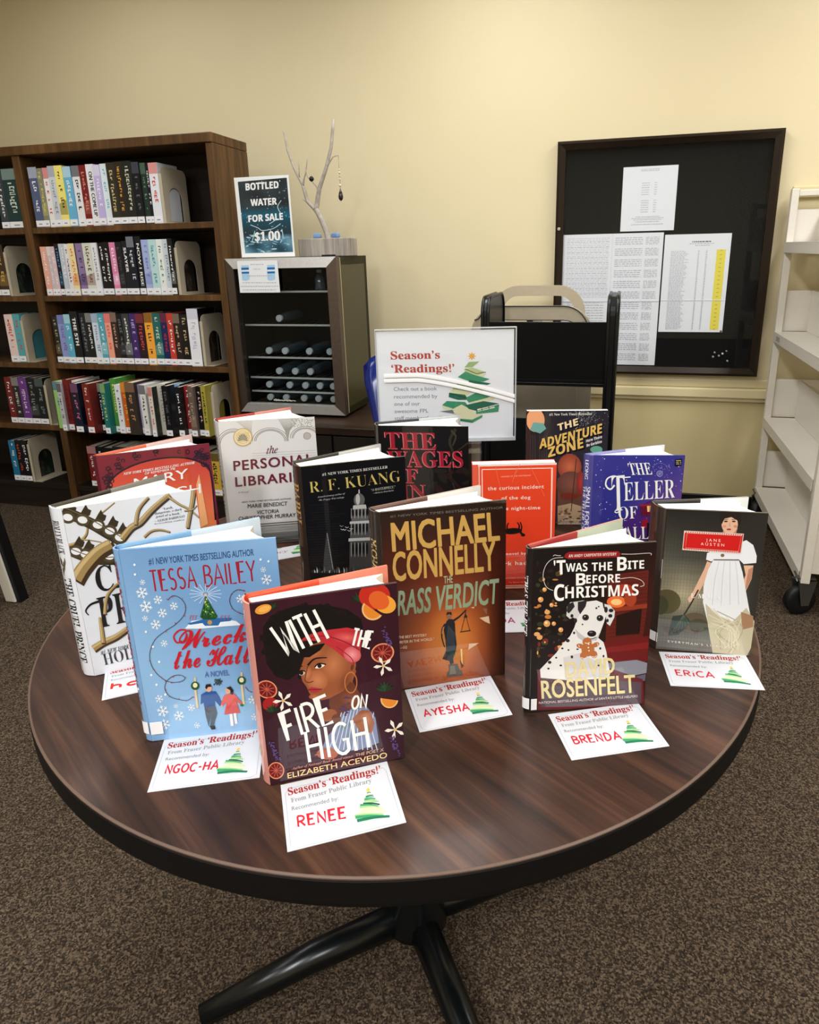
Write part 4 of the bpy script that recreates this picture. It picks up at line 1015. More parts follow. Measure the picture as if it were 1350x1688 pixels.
a.soft(545, 600, 78, 110, (196, 126, 86), SK, 20, 9); a.soft(455, 690, 60, 60, (204, 134, 94), (172, 102, 66), 0, 8); a.soft(440, 545, 60, 30, (182, 112, 74), SK, -20, 6)
a.soft(400, 655, 24, 40, (196, 128, 90), (170, 100, 64), 10, 6); a.soft(440, 782, 34, 16, (188, 118, 80), SK, 0, 5); a.soft(610, 700, 34, 70, (128, 70, 44), SK, 25, 7)
a.poly([(520, 792), (600, 750), (640, 694), (656, 722), (610, 772), (540, 814)], SKD); a.soft(640, 800, 60, 50, (150, 88, 56), SKD, 30, 6)
a.ell(652, 612, 18, 32, SK, 15); a.ell(650, 616, 9, 20, SKD, 15)
a.poly([(340, 600), (350, 560), (390, 510), (440, 490), (500, 480), (470, 520), (410, 560), (380, 560), (360, 620), (345, 650)], HB)
a.ringl(642, 702, 34, 58, 6, (196, 124, 70))
HR, HP = (192, 52, 62), (232, 132, 138)
a.poly([(345, 475), (400, 435), (500, 408), (620, 393), (690, 408), (703, 470), (690, 570), (650, 602), (600, 560), (540, 510), (470, 470), (400, 466)], HR)
a.soft(620, 450, 86, 34, (226, 108, 106), HR, 5, 8); a.soft(650, 545, 50, 44, (240, 160, 164), (206, 90, 100), 20, 8)
a.line([(370, 470), (480, 440), (600, 470), (690, 520)], 5, (140, 28, 44), smooth=True); a.line([(560, 500), (640, 560), (660, 596)], 5, (150, 40, 54), smooth=True)
for x, y, rx in ((468, 608, 30), (366, 648, 17)):
    a.ell(x, y, rx, 13, (236, 226, 216), -18); a.ell(x - 2, y, 12, 12, (34, 18, 14)); a.line([(x - rx, y + 8), (x - 5, y - 13), (x + rx + 4, y - 8)], 7, (24, 12, 10), smooth=True)
a.line([(400, 605), (440, 568), (508, 562)], 12, (26, 14, 12), 5, smooth=True); a.line([(344, 632), (356, 612), (372, 610)], 9, (26, 14, 12), 4)
a.line([(400, 610), (388, 660), (385, 690), (405, 702), (432, 694)], 5, SKD, smooth=True)
a.poly([(400, 742), (420, 727), (440, 730), (484, 738), (455, 757), (425, 760)], (176, 56, 66)); a.line([(402, 743), (440, 741), (482, 739)], 4, (110, 26, 34))
a.poly([(545, 960), (590, 880), (660, 840), (730, 835), (780, 900), (800, 1040), (690, 1080), (470, 1100), (500, 1020)], (126, 138, 172))
for k in range(11): a.line([(590 + k * 18, 850 + abs(k - 5) * 4), (560 + k * 20, 960), (520 + k * 27, 1080)], 5, (206, 212, 228), smooth=True)
a.poly([(650, 905), (700, 855), (750, 860), (775, 930), (760, 985), (690, 975)], SK); a.soft(728, 908, 32, 44, (198, 130, 92), SK, 0, 7)
a.ell(520, 885, 46, 34, SK, -20); a.ell(560, 905, 26, 26, SKD)
for k in range(20): a.ell(595 + rb.uniform(-25, 40), 825 + rb.uniform(-45, 60), 8, 5, (84, 62, 104), n=8)
a.ell(510, 1100, 60, 34, (176, 96, 70)); a.line([(440, 1110), (500, 1075), (570, 1090)], 9, SK)
def citrus(x, y, rx, ry, rot=0):
    a.ell(x, y, rx, ry, (226, 160, 122), rot); a.ell(x, y, rx * .88, ry * .88, (170, 48, 40), rot); a.ell(x, y, rx * .8, ry * .8, (112, 24, 26), rot)
    for k in range(10):
        t = k * PI / 5; c, s_ = math.cos(R(rot)), math.sin(R(rot)); ex, ey = rx * .74 * math.cos(t), ry * .74 * math.sin(t)
        a.line([(x, y), (x + ex * c - ey * s_, y + ex * s_ + ey * c)], 4, (196, 96, 78))
def flower(x, y, r):
    for k in range(5): t = k * 1.257 + .5; a.poly([(x, y), (x + r * math.cos(t - .25) * .7, y + r * math.sin(t - .25) * .7), (x + r * math.cos(t), y + r * math.sin(t)), (x + r * math.cos(t + .25) * .7, y + r * math.sin(t + .25) * .7)], (238, 232, 222))
    a.ell(x, y, r * .16, r * .16, (224, 190, 120), n=8)
def leaves(x, y, n=6, r=46, c=(46, 84, 50)):
    for k in range(n): t = -2.8 + k * 2.6 / n; a.poly([(x, y), (x + r * .5 * math.cos(t - .28), y + r * .5 * math.sin(t - .28)), (x + r * math.cos(t), y + r * math.sin(t)), (x + r * .5 * math.cos(t + .28), y + r * .5 * math.sin(t + .28))], mixc(c, (20, 44, 28), rb.random()))
def slice_(x, y, r, rot):
    pts = []
    for k in range(13): t = R(rot) + PI * k / 12; pts.append((x + r * math.cos(t), y + r * math.sin(t)))
    a.poly(pts, (236, 190, 130)); a.poly([(x + (p[0] - x) * .85, y + (p[1] - y) * .85) for p in pts], (226, 142, 52))
leaves(690, 250, 6, 60, (40, 66, 40)); a.ell(775, 215, 88, 76, (196, 48, 34)); a.ell(835, 262, 62, 50, (236, 168, 66), 20); a.ell(800, 240, 60, 50, (222, 104, 46), 30); slice_(765, 290, 62, 35)
leaves(205, 290, 5, 44); a.ell(150, 290, 48, 26, (230, 158, 64), -18); a.ell(156, 288, 34, 16, (238, 182, 96), -18)
citrus(820, 535, 66, 54, -15); flower(825, 608, 58); citrus(170, 740, 60, 50, 20); a.ell(190, 825, 44, 40, (170, 34, 36)); leaves(205, 868, 7, 52); flower(262, 803, 60); leaves(835, 752, 7, 60); slice_(858, 795, 50, 8)
flower(890, 965, 60); citrus(222, 1195, 46, 48, 0)
for cx, cy in ((845, 440), (215, 1080), (892, 1050)):
    for k in range(40): t = rb.random(); a.ell(cx - 22 + t * 40 + rb.uniform(-14, 14), cy - 48 + t * 105 + rb.uniform(-6, 6), 5, 4, (96, 74, 128), n=7)
a.hand('WITH', (272, 552), (520, 450), (-82, -160), WH, 18, .12); a.hand('THE', (640, 490), (748, 508), (22, -92), WH, 13, .22)
a.hand('FIRE', (285, 1028), (545, 918), (-42, -150), WH, 18, .16); a.hand('ON', (645, 850), (728, 838), (8, -72), WH, 12, .2); a.hand('HIGH', (405, 1148), (752, 1062), (-26, -170), WH, 18, .16)
a.text('Author of National Book Award winner', (310, 1190), (655, 1118), 14, (222, 170, 150), 'i'); a.text('THE POET X', (668, 1116), (826, 1084), 17, (226, 180, 150), 'n')
a.text('ELIZABETH ACEVEDO', (288, 1238), (846, 1120), (-3, -30), (238, 206, 150), 'n', .014)
hardcover('hardcover_book', 'maroon WITH THE FIRE ON HIGH book with coral page edges, nearest the camera', -.183, .5838, 14.98, .1435, .2117, (.1419, .0452), (-.0045, .0236), a, (58, 18, 36), (214, 150, 140), (224, 92, 60), inner=(236, 150, 128), fan=.62, pin=.95)

# ---- Wreck the Halls
a = Art((180, 830, 3.443), [(195.6, 907.9), (454.4, 887.9), (485.5, 1196.0), (251.1, 1222.5)], raw=False)
a.bg(lambda u, v: mixc((122, 164, 208), (148, 188, 226), .5 + .5 * math.sin(u * 3 + v * 4)), 10, 14)
a.poly([(340, 1150), (500, 1120), (700, 1130), (1000, 1100), (1000, 1320), (340, 1340)], (150, 192, 228))
CR = (164, 32, 56)
a.text('#1 NEW YORK TIMES BESTSELLING AUTHOR', (226, 352), (822, 298), (-3, -36), (40, 74, 122), 'n', .02); a.hand('TESSA', (245, 503), (500, 478), (-18, -116), CR, 10, .22); a.hand('BAILEY', (545, 474), (836, 442), (-14, -116), CR, 10, .18)
def flake(x, y, r):
    for k in range(3):
        t = k * PI / 3 + .2; c, s_ = math.cos(t), math.sin(t); a.line([(x - r * c, y - r * s_), (x + r * c, y + r * s_)], r * .13, WH)
        for q in (-1, 1):
            for e in (-.5, .5): a.line([(x + q * r * .55 * c, y + q * r * .55 * s_), (x + q * r * (.55 * c + .36 * math.cos(t + e * 1.6)), y + q * r * (.55 * s_ + .36 * math.sin(t + e * 1.6)))], r * .1, WH)
for q in [(187, 510, 34), (210, 588, 36), (277, 549, 26), (302, 625, 28), (265, 690, 30), (368, 585, 24), (205, 655, 17), (190, 450, 17), (313, 797, 21), (893, 434, 32), (875, 378, 17), (305, 1180, 34), (397, 1207, 30), (467, 1160, 22), (285, 1110, 24), (318, 1255, 30), (500, 1260, 18), (815, 1115, 26), (827, 1212, 22), (746, 543, 26), (380, 1150, 14)]: flake(*q)
for q in [(148, 405), (145, 350), (860, 320), (905, 330), (240, 975), (285, 900), (270, 1030), (320, 1085), (250, 815), (210, 730)]: a.ell(q[0], q[1], 7, 7, WH, n=6)
for k in range(16): t = k * PI / 8; a.line([(548 + 16 * math.cos(t), 515 + 12 * math.sin(t)), (548 + 92 * math.cos(t), 515 + 58 * math.sin(t))], 3, (222, 236, 248))
a.poly([(430, 712), (470, 668), (600, 652), (720, 668), (752, 692), (640, 700), (520, 712)], (232, 240, 248)); a.poly([(445, 682), (560, 652), (696, 650), (690, 668), (632, 674), (620, 694), (545, 696), (530, 680), (460, 690)], (46, 110, 170))
a.poly([(549, 528), (517, 645), (535, 660), (600, 660), (616, 642)], (28, 84, 44))
for k in range(60):
    v = rb.random(); x = 549 + (v * 46) * rb.uniform(-1, 1) + 16 * v; a.ell(x, 532 + v * 122, 5, 5, rb.choice([(52, 124, 62), (20, 62, 36), (84, 150, 82), (226, 206, 120)]), n=6)
a.ell(548, 520, 8, 8, (240, 190, 160), n=8); a.ell(572, 676, 14, 14, (196, 150, 90), n=8)
for x in (460, 475, 490, 635, 655, 675): a.line([(x, 662), (x + 2, 640), (x + 12, 636)], 3, (196, 70, 80))
g1 = [(335, 550), (352, 530), (378, 526), (412, 545), (435, 585), (425, 635), (380, 685), (320, 725), (265, 770), (236, 830), (233, 890), (255, 945), (300, 992), (350, 1015), (405, 1012), (432, 993), (405, 975), (360, 982), (325, 1015), (318, 1055), (345, 1095), (395, 1113), (445, 1118), (476, 1098)]
g2 = [(770, 500), (735, 490), (700, 510), (684, 550), (700, 595), (735, 620), (800, 640)]; g3 = [(780, 1050), (800, 1068), (850, 1075)]
for gg in (g1, g2, g3):
    a.line(gg, 3.2, (36, 58, 60), smooth=True)
    for i, (x, y) in enumerate(gg[::1]): a.poly([(x - 4, y), (x + 4, y - 3), (x + (8 if i % 2 else -10), y + (9 if i % 3 else -11))], (196, 50, 56))
WRK = (198, 30, 48)
a.text('Wreck', (400, 832), (775, 782), (-4, -104), WRK, 'c', .014); a.text('the Halls', (372, 940), (838, 900), (-6, -104), WRK, 'c', .014)
a.line([(440, 720), (400, 720), (368, 755), (385, 790), (415, 782)], 9, WRK, smooth=True); a.line([(775, 770), (800, 772), (790, 752)], 9, WRK, smooth=True)
a.text('A NOVEL', (545, 987), (682, 975), (-2, -30), (84, 118, 172), 'n', .02)
def lamp(x, y, x2, y2): a.line([(x, y), (x2, y2)], 12, (226, 204, 160)); a.ell(x, y - 15, 24, 24, (30, 92, 54)); a.ell(x, y - 18, 13, 14, (240, 226, 190)); a.line([(x, y - 40), (x, y - 62)], 10, (230, 200, 150))
lamp(489, 1050, 503, 1162); lamp(752, 1020, 765, 1140)
for k in range(14): a.line([(622 + rb.uniform(-24, 24), 1010 + rb.uniform(-22, 22)), (622 + rb.uniform(-30, 30), 1012 + rb.uniform(-24, 24))], 4, (48, 70, 66))
a.poly([(522, 1085), (555, 1066), (605, 1066), (626, 1100), (642, 1140), (630, 1150), (600, 1118), (602, 1152), (541, 1154), (536, 1130), (520, 1140)], (44, 92, 156)); a.ell(566, 1050, 18, 20, (226, 176, 146)); a.poly([(546, 1045), (550, 1028), (575, 1024), (584, 1040), (562, 1042), (554, 1056)], (28, 24, 26))
a.poly([(541, 1152), (602, 1150), (614, 1190), (594, 1262), (574, 1262), (582, 1190), (566, 1268), (548, 1200)], (84, 98, 112)); a.poly([(570, 1262), (600, 1260), (604, 1280), (582, 1284)], (40, 36, 40))
a.poly([(650, 1092), (676, 1080), (712, 1080), (736, 1110), (760, 1135), (752, 1146), (722, 1122), (744, 1186), (656, 1196), (668, 1130), (640, 1152), (634, 1142)], (218, 96, 92)); a.poly([(662, 1150), (724, 1142), (746, 1188), (654, 1198)], (206, 84, 84)); a.ell(676, 1062, 16, 18, (226, 176, 146)); a.poly([(664, 1046), (690, 1038), (706, 1060), (704, 1086), (690, 1082), (688, 1060)], (36, 28, 30))
a.line([(692, 1194), (700, 1262)], 17, (236, 232, 232)); a.line([(714, 1190), (722, 1250)], 15, (236, 232, 232)); a.ell(754, 1144, 10, 8, (40, 110, 80)); a.line([(636, 1146), (642, 1152)], 10, (226, 176, 146))
sa = spine_text([('TESSA BAILEY', 60, 330, 300, 420, (164, 32, 56), 'n'), ('WRECK THE HALLS', 380, 800, 300, 420, (164, 32, 56), 'n')], (132, 172, 212))
hardcover('hardcover_book', 'light blue WRECK THE HALLS book with snowflakes at the left front', -.3351, .6565, 8.02, .1604, .2389, (.1363, .0670), (-.0068, .0143), a, (130, 170, 210), (132, 172, 212), (128, 174, 214), inner=(214, 226, 238), spine_art=sa, slabel=(.001, .0145, .010, .026))

# ---- The Brass Verdict
a = Art((590, 800, 4.0207), [(627.4, 846.1), (834.4, 825.0), (832.0, 1111.0), (642.2, 1140.7)], raw=False)
def bv(u, v):
    k = max(0, 1 - math.hypot((u - .52) * 1.15, (v - .24) * 1.25) / .62)
    c = mixc((74, 30, 20), (196, 106, 44), min(1, k * 1.5)); c = mixc(c, (236, 168, 84), max(0, k - .55) * 1.6)
    c = mixc(c, (38, 26, 22), max(0, (v - .78) / .22)); c = mixc(c, (46, 24, 18), max(0, (u - .82) / .2) * .9)
    return mixc(c, (120, 44, 24), .45 * max(0, 1 - abs(v - .62) / .25) * (1 - abs(u - .5)))
a.bg(bv, 18, 26)
GD = (206, 166, 92); GR = (148, 166, 136)
a.text('#1 NEW YORK TIMES BESTSELLING AUTHOR', (214, 218), (962, 158), 15, (120, 116, 110), 'n')
a.text('MICHAEL', (232, 440), (938, 365), (-12, -182), GD, 'n', .03); a.text('CONNELLY', (236, 638), (912, 562), (-6, -184), GD, 'n', .03)
a.text('THE', (570, 655), (628, 647), (-2, -48), (180, 192, 160), 'n', .01); a.text('BRASS VERDICT', (205, 872), (925, 782), (8, -158), GR, 'n', .028)
for t, p0, p1 in (('“THE BEST MYSTERY', (258, 1020), (455, 1003)), ('WRITER IN THE WORLD.”', (258, 1054), (505, 1028)), ('—GQ', (280, 1088), (325, 1082))): a.text(t, p0, p1, 17, (238, 214, 190), 'n', .012)
ST, STL = (30, 34, 42), (70, 84, 98)
a.poly([(600, 1190), (660, 1186), (672, 1225), (690, 1232), (696, 1262), (590, 1276), (588, 1250), (604, 1236)], (96, 92, 86)); a.poly([(612, 1200), (640, 1196), (650, 1250), (606, 1256)], (132, 126, 112))
a.poly([(586, 905), (600, 888), (628, 890), (642, 915), (646, 990), (654, 1060), (648, 1100), (630, 1150), (634, 1180), (612, 1190), (604, 1165), (560, 1154), (584, 1100), (580, 1030), (568, 960)], ST)
for k in range(9): a.line([(600 + k * 5, 930 + k * 6), (590 + k * 6, 1010 + k * 5), (586 + k * 7, 1110 + k * 3)], 4, STL, 2, smooth=True)
a.ell(603, 868, 17, 21, (150, 110, 84)); a.poly([(584, 862), (590, 842), (618, 842), (622, 862), (604, 856)], ST)
a.line([(632, 900), (672, 872), (718, 826)], 14, ST, 7); a.line([(580, 920), (560, 950), (556, 1010), (574, 1075)], 11, ST, 7, smooth=True); a.line([(566, 940), (558, 985)], 6, (214, 150, 100))
a.line([(712, 832), (712, 880)], 4, ST); a.poly([(700, 880), (712, 848), (726, 878)], ST); a.line([(706, 880), (684, 968)], 3, ST); a.line([(718, 880), (740, 964)], 3, ST); a.line([(676, 974), (746, 964)], 6, ST)
a.line([(684, 1085), (690, 1200)], 12, (244, 214, 150), 6); a.poly([(676, 1160), (700, 1200), (686, 1214)], (70, 36, 26))
for p in ([(804, 880), (866, 868), (874, 920), (840, 905)], [(735, 1050), (802, 1046), (730, 1092)], [(745, 812), (770, 806), (768, 818)]): a.poly(p, (226, 192, 158))
sa = spine_text([('MICHAEL CONNELLY', 150, 640, 330, 400, (196, 164, 100), 'n')], (46, 38, 34))
hardcover('hardcover_book', 'MICHAEL CONNELLY THE BRASS VERDICT book with gold letters at the table centre', -.0679, .7392, 12.44, .1522, .2418, (.1366, .0624), (-.0113, .0210), a, (56, 34, 26), (46, 38, 34), (112, 78, 66), inner=(236, 232, 226), page=(246, 242, 236), spine_art=sa)

# ---- 'Twas the Bite Before Christmas
a = Art((840, 840, 3.925), [(879.4, 906.3), (1083.0, 894.5), (1061.6, 1160.1), (873.6, 1174.5)], raw=False)
a.bg(lambda u, v: mixc(mixc((24, 16, 18), (70, 22, 20), max(0, (u - .35) * 1.4)), (16, 12, 14), max(0, v - .72) * 2.6), 12, 16)
a.poly([(640, 430), (900, 395), (885, 660), (860, 840), (620, 860)], (104, 34, 26))
for y in range(440, 840, 26): a.line([(640, y), (890, y - 26)], 3, (70, 22, 20))
a.poly([(690, 690), (856, 640), (840, 805), (686, 820)], (36, 12, 12)); a.poly([(640, 640), (890, 612), (888, 640), (640, 668)], (150, 60, 36))
a.ell(690, 600, 62, 38, (232, 120, 60)); a.ell(690, 602, 36, 20, (255, 204, 140)); a.ell(780, 580, 40, 50, (170, 70, 40)); a.ell(740, 520, 60, 36, (176, 60, 40))
a.poly([(600, 860), (900, 820), (890, 985), (640, 1010)], (112, 26, 28)); a.poly([(600, 900), (900, 860), (896, 900), (620, 930)], (134, 34, 34))
a.poly([(560, 1010), (680, 990), (820, 975), (890, 995), (884, 1060), (740, 1090), (600, 1080)], (140, 142, 154)); a.poly([(640, 1080), (760, 1095), (880, 1066), (876, 1110), (640, 1130)], (96, 100, 116)); a.poly([(180, 1040), (560, 1000), (860, 1100), (870, 1280), (180, 1300)], (108, 40, 46))
a.poly([(200, 1100), (420, 1040), (700, 1110), (850, 1120), (850, 1260), (200, 1280)], (92, 76, 84))
for k in range(70):
    x, y = rb.uniform(165, 370), rb.uniform(330, 990)
    if x > 260 + (y - 500) * .1 + 80: continue
    a.ell(x, y, rb.uniform(5, 22), rb.uniform(5, 18), rb.choice([(196, 130, 66), (120, 44, 32), (52, 60, 40), (84, 66, 40), (226, 170, 110), (40, 34, 30), (60, 50, 40)]), n=9)
for x, y, r_ in ((200, 585, 18), (240, 740, 22), (225, 520, 14), (285, 740, 14), (330, 780, 16), (270, 620, 14)): a.ell(x, y, r_, r_, (226, 164, 104), n=12); a.ell(x - 4, y - 5, r_ * .4, r_ * .4, (250, 220, 180), n=8)
FUR, SP = (232, 230, 229), (44, 42, 46)
a.poly([(196, 1036), (250, 980), (300, 930), (345, 868), (390, 820), (418, 765), (432, 720), (440, 660), (480, 600), (560, 590), (615, 612), (625, 680), (610, 730), (588, 790), (572, 832), (606, 860), (624, 920), (636, 990), (650, 1060), (640, 1090), (420, 1110), (200, 1090)], FUR)
a.poly([(420, 770), (440, 830), (470, 850), (560, 850), (590, 790), (560, 830), (500, 838), (450, 800)], (196, 196, 200)); a.poly([(345, 960), (450, 930), (600, 1000), (640, 1080), (360, 1100)], (214, 212, 214))
a.poly([(366, 690), (370, 630), (392, 602), (440, 596), (470, 590), (500, 592), (470, 640), (448, 690), (432, 716), (410, 700), (390, 710)], (214, 212, 212))
for p in ([(368, 660), (374, 615), (410, 600), (420, 630), (396, 660), (380, 675)], [(440, 600), (500, 588), (490, 630), (455, 680), (440, 650)], [(600, 606), (640, 620), (656, 650), (632, 660), (606, 640)]): a.poly(p, SP)
a.poly([(612, 612), (650, 622), (680, 660), (676, 700), (648, 755), (628, 740), (620, 690)], (222, 220, 220))
for x, y, rx, ry in ((650, 690, 14, 12), (632, 720, 8, 12), (655, 655, 16, 12), (622, 650, 12, 20), (402, 690, 10, 12), (424, 720, 12, 16), (375, 850, 13, 11), (340, 900, 8, 6), (258, 990, 12, 10), (416, 800, 7, 9), (402, 955, 8, 10), (362, 812, 8, 7), (300, 960, 7, 6), (438, 905, 8, 5), (330, 1010, 9, 6), (585, 900, 7, 8), (606, 950, 6, 9), (560, 640, 7, 6), (575, 630, 5, 5), (470, 745, 5, 5), (380, 910, 6, 5), (250, 1030, 8, 6), (576, 1010, 8, 6)): a.ell(x, y, rx, ry, SP, n=10)
for x, y in ((490, 700), (583, 704)): a.ell(x, y, 22, 20, (60, 58, 62)); a.ell(x, y, 12, 12, (14, 12, 14)); a.ell(x - 4, y - 5, 4, 4, (235, 235, 235), n=6)
a.ell(530, 804, 29, 20, (28, 27, 30)); a.ell(524, 796, 12, 5, (110, 110, 116)); a.line([(500, 830), (530, 838), (560, 826)], 5, (110, 100, 100), smooth=True)
GB, IC = (188, 116, 66), (246, 236, 224)
a.ell(505, 905, 42, 46, GB); a.ell(500, 858, 30, 28, GB); a.ell(455, 884, 24, 15, GB, 15); a.ell(556, 876, 24, 15, GB, -25); a.ell(476, 945, 22, 24, GB, 20); a.ell(544, 938, 22, 24, GB, -20)
for x, y in ((510, 872), (508, 894), (512, 914)): a.ell(x, y, 5, 5, IC, n=8)
for p in ([(460, 958), (480, 966), (494, 960)], [(530, 952), (548, 956), (562, 946)], [(445, 876), (450, 892)], [(566, 866), (570, 882)], [(484, 862), (500, 868), (518, 860)]): a.line(p, 4, IC)
a.poly([(360, 288), (380, 276), (700, 270), (718, 288), (706, 310), (380, 324), (350, 310)], (150, 30, 36)); a.text('AN ANDY CARPENTER MYSTERY', (380, 312), (690, 299), 19, (240, 220, 214), 'b')
for p in ([(345, 312), (280, 320), (235, 360), (215, 430), (235, 500), (280, 526)], [(712, 450), (790, 442), (850, 460), (868, 490), (842, 500)], [(722, 290), (800, 290), (905, 284), (912, 298)], [(330, 300), (310, 300), (290, 296), (280, 304)], [(352, 508), (380, 492)]): a.line(p, 4, (214, 208, 204), smooth=True)
for t, p0, p1, up, st in (("'T", (286, 424), (362, 420), (-2, -92), 'b'), ('WAS', (362, 405), (502, 400), (0, -54), 'b'), ('THE', (530, 400), (662, 394), (0, -54), 'b'), ('B', (694, 398), (756, 395), (0, -88), 'b'), ('ITE', (762, 388), (868, 383), (0, -54), 'b'), ('B', (428, 494), (490, 490), (0, -78), 'b'), ('EFORE', (494, 480), (712, 472), (0, -54), 'b'), ('C', (286, 594), (352, 590), (0, -106), 'b'), ('HRISTMAS', (358, 576), (832, 556), (0, -72), 'b')): a.text(t, p0, p1, up, WH, st, .004)
a.text('DAVID', (366, 1088), (678, 1056), (-4, -98), (228, 212, 160), 'n', .026); a.text('ROSENFELT', (208, 1222), (812, 1182), (-6, -112), (228, 212, 160), 'n', .026)
a.text("NATIONAL BESTSELLING AUTHOR of SANTA'S LITTLE HELPERS", (188, 1258), (826, 1214), 15, (220, 214, 212), 'n', .006)
sa = spine_text([("'TWAS THE BITE", 160, 520, 300, 420, WH, 'k')], (24, 20, 22)); sa.poly([(0, 560), (1000, 600), (1000, 900), (0, 900)], (150, 156, 150)); sa.poly([(0, 760), (1000, 800), (1000, 900), (0, 900)], (120, 150, 140))
hardcover('hardcover_book', 'TWAS THE BITE BEFORE CHRISTMAS book with spotted puppy and red edges', .1031, .6928, 4.71, .1405, .2126, (.1249, .0740), (-.005, .0132), a, (28, 18, 20), (28, 22, 24), (178, 56, 56), inner=(206, 214, 196), page=(244, 238, 222), spine_art=sa, slabel=(.0005, .0075, .004, .019), fan=.72)

# ---- Emma
a = Art((1050, 800, 4.443), [(1099.9, 840.3), (1266.8, 847.1), (1235.9, 1081.6), (1080.6, 1070.0)], raw=False)
def em(u, v):
    t = 1 - v; n = .5 + .5 * math.sin(5 * u + 7 * v) * math.cos(4 * v)
    c = mixc((34, 33, 32), (104, 104, 94), min(1, t * 2.6) * (1 - .75 * u)); c = mixc(c, (204, 192, 160), max(0, 1 - abs(t - .58) / .26) * max(0, 1 - .75 * abs(u - .22) / .6))
    c = mixc(c, (132, 130, 124), max(0, (t - .82) / .1)); c = mixc(c, (48, 47, 44), max(0, u - .72) * 2.8 * (1 - t * .5))
    w = .93 + .07 * (int(u * 60) % 2) * (1) - .05 * (int(v * 90) % 2)
    return tuple(x * w for x in mixc(c, (70, 70, 62), .2 * n))
a.bg(em, 60, 90)
a.ell(215, 855, 105, 90, (92, 88, 56)); a.ell(170, 880, 60, 70, (70, 72, 48)); a.ell(420, 1000, 100, 64, (96, 84, 62)); a.ell(450, 1030, 70, 50, (70, 70, 50))
SKN, SKS, DR, DS = (226, 184, 158), (190, 138, 114), (234, 235, 240), (206, 208, 218)
a.ell(684, 250, 82, 66, (36, 28, 26)); a.poly([(636, 320), (740, 320), (780, 420), (600, 420)], SKS); a.ell(678, 288, 60, 72, SKN); a.poly([(612, 262), (622, 222), (680, 206), (744, 222), (752, 290), (736, 262), (690, 236), (640, 248), (620, 290)], (40, 30, 28)); a.ell(770, 360, 44, 60, (48, 44, 42))
for x in (650, 708): a.ell(x, 268, 14, 6, (60, 40, 34)); a.line([(x - 16, 254), (x + 16, 252)], 4, (70, 48, 40))
a.line([(680, 276), (676, 300), (686, 304)], 4, SKS); a.ell(672, 326, 17, 7, (176, 72, 66)); a.ell(640, 304, 14, 10, (222, 156, 134)); a.ell(720, 304, 14, 10, (206, 146, 124))
a.poly([(512, 560), (548, 572), (520, 660), (480, 740), (440, 810), (410, 850), (378, 860), (372, 832), (410, 780), (450, 700), (490, 620)], SKN); a.poly([(780, 590), (852, 590), (838, 690), (800, 770), (776, 800), (792, 872), (752, 886), (722, 850), (732, 790), (770, 720), (794, 660)], SKN)
a.poly([(816, 620), (850, 600), (836, 690), (790, 780), (800, 700)], SKS)
a.poly([(505, 548), (512, 500), (560, 480), (640, 470), (760, 420), (800, 405), (850, 440), (876, 520), (872, 572), (780, 580), (745, 545), (560, 548), (545, 562)], DR)
a.poly([(560, 545), (745, 548), (772, 640), (790, 740), (806, 830), (830, 960), (838, 1080), (800, 1250), (560, 1260), (540, 1140), (515, 1000), (482, 860), (486, 740), (520, 620)], DR)
a.poly([(500, 870), (600, 960), (700, 1000), (800, 900), (860, 1000), (840, 1180), (800, 1260), (556, 1250), (520, 1040)], (198, 190, 164)); a.poly([(760, 930), (850, 960), (850, 1040), (770, 1060)], (170, 132, 104))
for k in range(14): a.line([(520 + rb.uniform(0, 250), 900 + rb.uniform(0, 120)), (560 + rb.uniform(0, 220), 1040 + rb.uniform(0, 60)), (560 + rb.uniform(0, 240), 1160 + rb.uniform(0, 80))], 6, rb.choice([(220, 212, 186), (176, 168, 140), (206, 196, 168)]), smooth=True)
for k in range(9): a.line([(580 + k * 20, 560), (540 + k * 28, 700), (520 + k * 32, 880)], 4, DS if k % 2 else (236, 236, 238), smooth=True)
a.line([(560, 548), (745, 550)], 9, (120, 110, 104)); a.ell(625, 516, 14, 12, (130, 108, 80)); a.line([(448, 768), (400, 860), (345, 950)], 10, (52, 40, 34)); a.poly([(345, 950), (262, 960), (228, 1100), (300, 1096), (400, 1006)], (52, 66, 58))
for k in range(6): a.line([(340, 952), (250 + k * 26, 1090 - k * 14)], 3, (92, 110, 98))
a.line([(330, 800), (340, 790)], 2, SKS)
a.poly([(344, 334), (782, 357), (760, 506), (330, 476)], (222, 206, 198)); a.poly([(350, 340), (776, 362), (755, 499), (336, 470)], (206, 42, 38)); a.line([(366, 352), (762, 372), (742, 488), (354, 460), (366, 352)], 3, (236, 180, 170))
for i in range(26): x = 352 + i * 16.4; a.ell(x, 345 + (x - 352) * .052, 6, 5, (238, 220, 212), n=7); a.ell(x - 10, 470 + (x - 352) * .07, 6, 5, (238, 220, 212), n=7)
a.poly([(372, 358), (756, 377), (738, 484), (360, 456)], (208, 28, 30))
a.text('JANE', (505, 412), (610, 417), 20, (240, 210, 200), 'n', .012, 1.6); a.text('AUSTEN', (465, 440), (637, 450), 20, (240, 210, 200), 'n', .012, 1.6); a.text('EMMA', (392, 825), (606, 837), (2, -32), WH, 's', 0, 1.9)
a.text("EVERYMAN'S LIBRARY", (225, 1150), (680, 1195), 15, (222, 220, 214), 'n', .01, 1.5)
sa = spine_text([], (50, 38, 32))
sa.poly([(0, 830), (1000, 850), (1000, 1000), (0, 1000)], (40, 42, 44)); sa.poly([(0, 340), (1000, 345), (1000, 480), (0, 470)], (236, 234, 232))
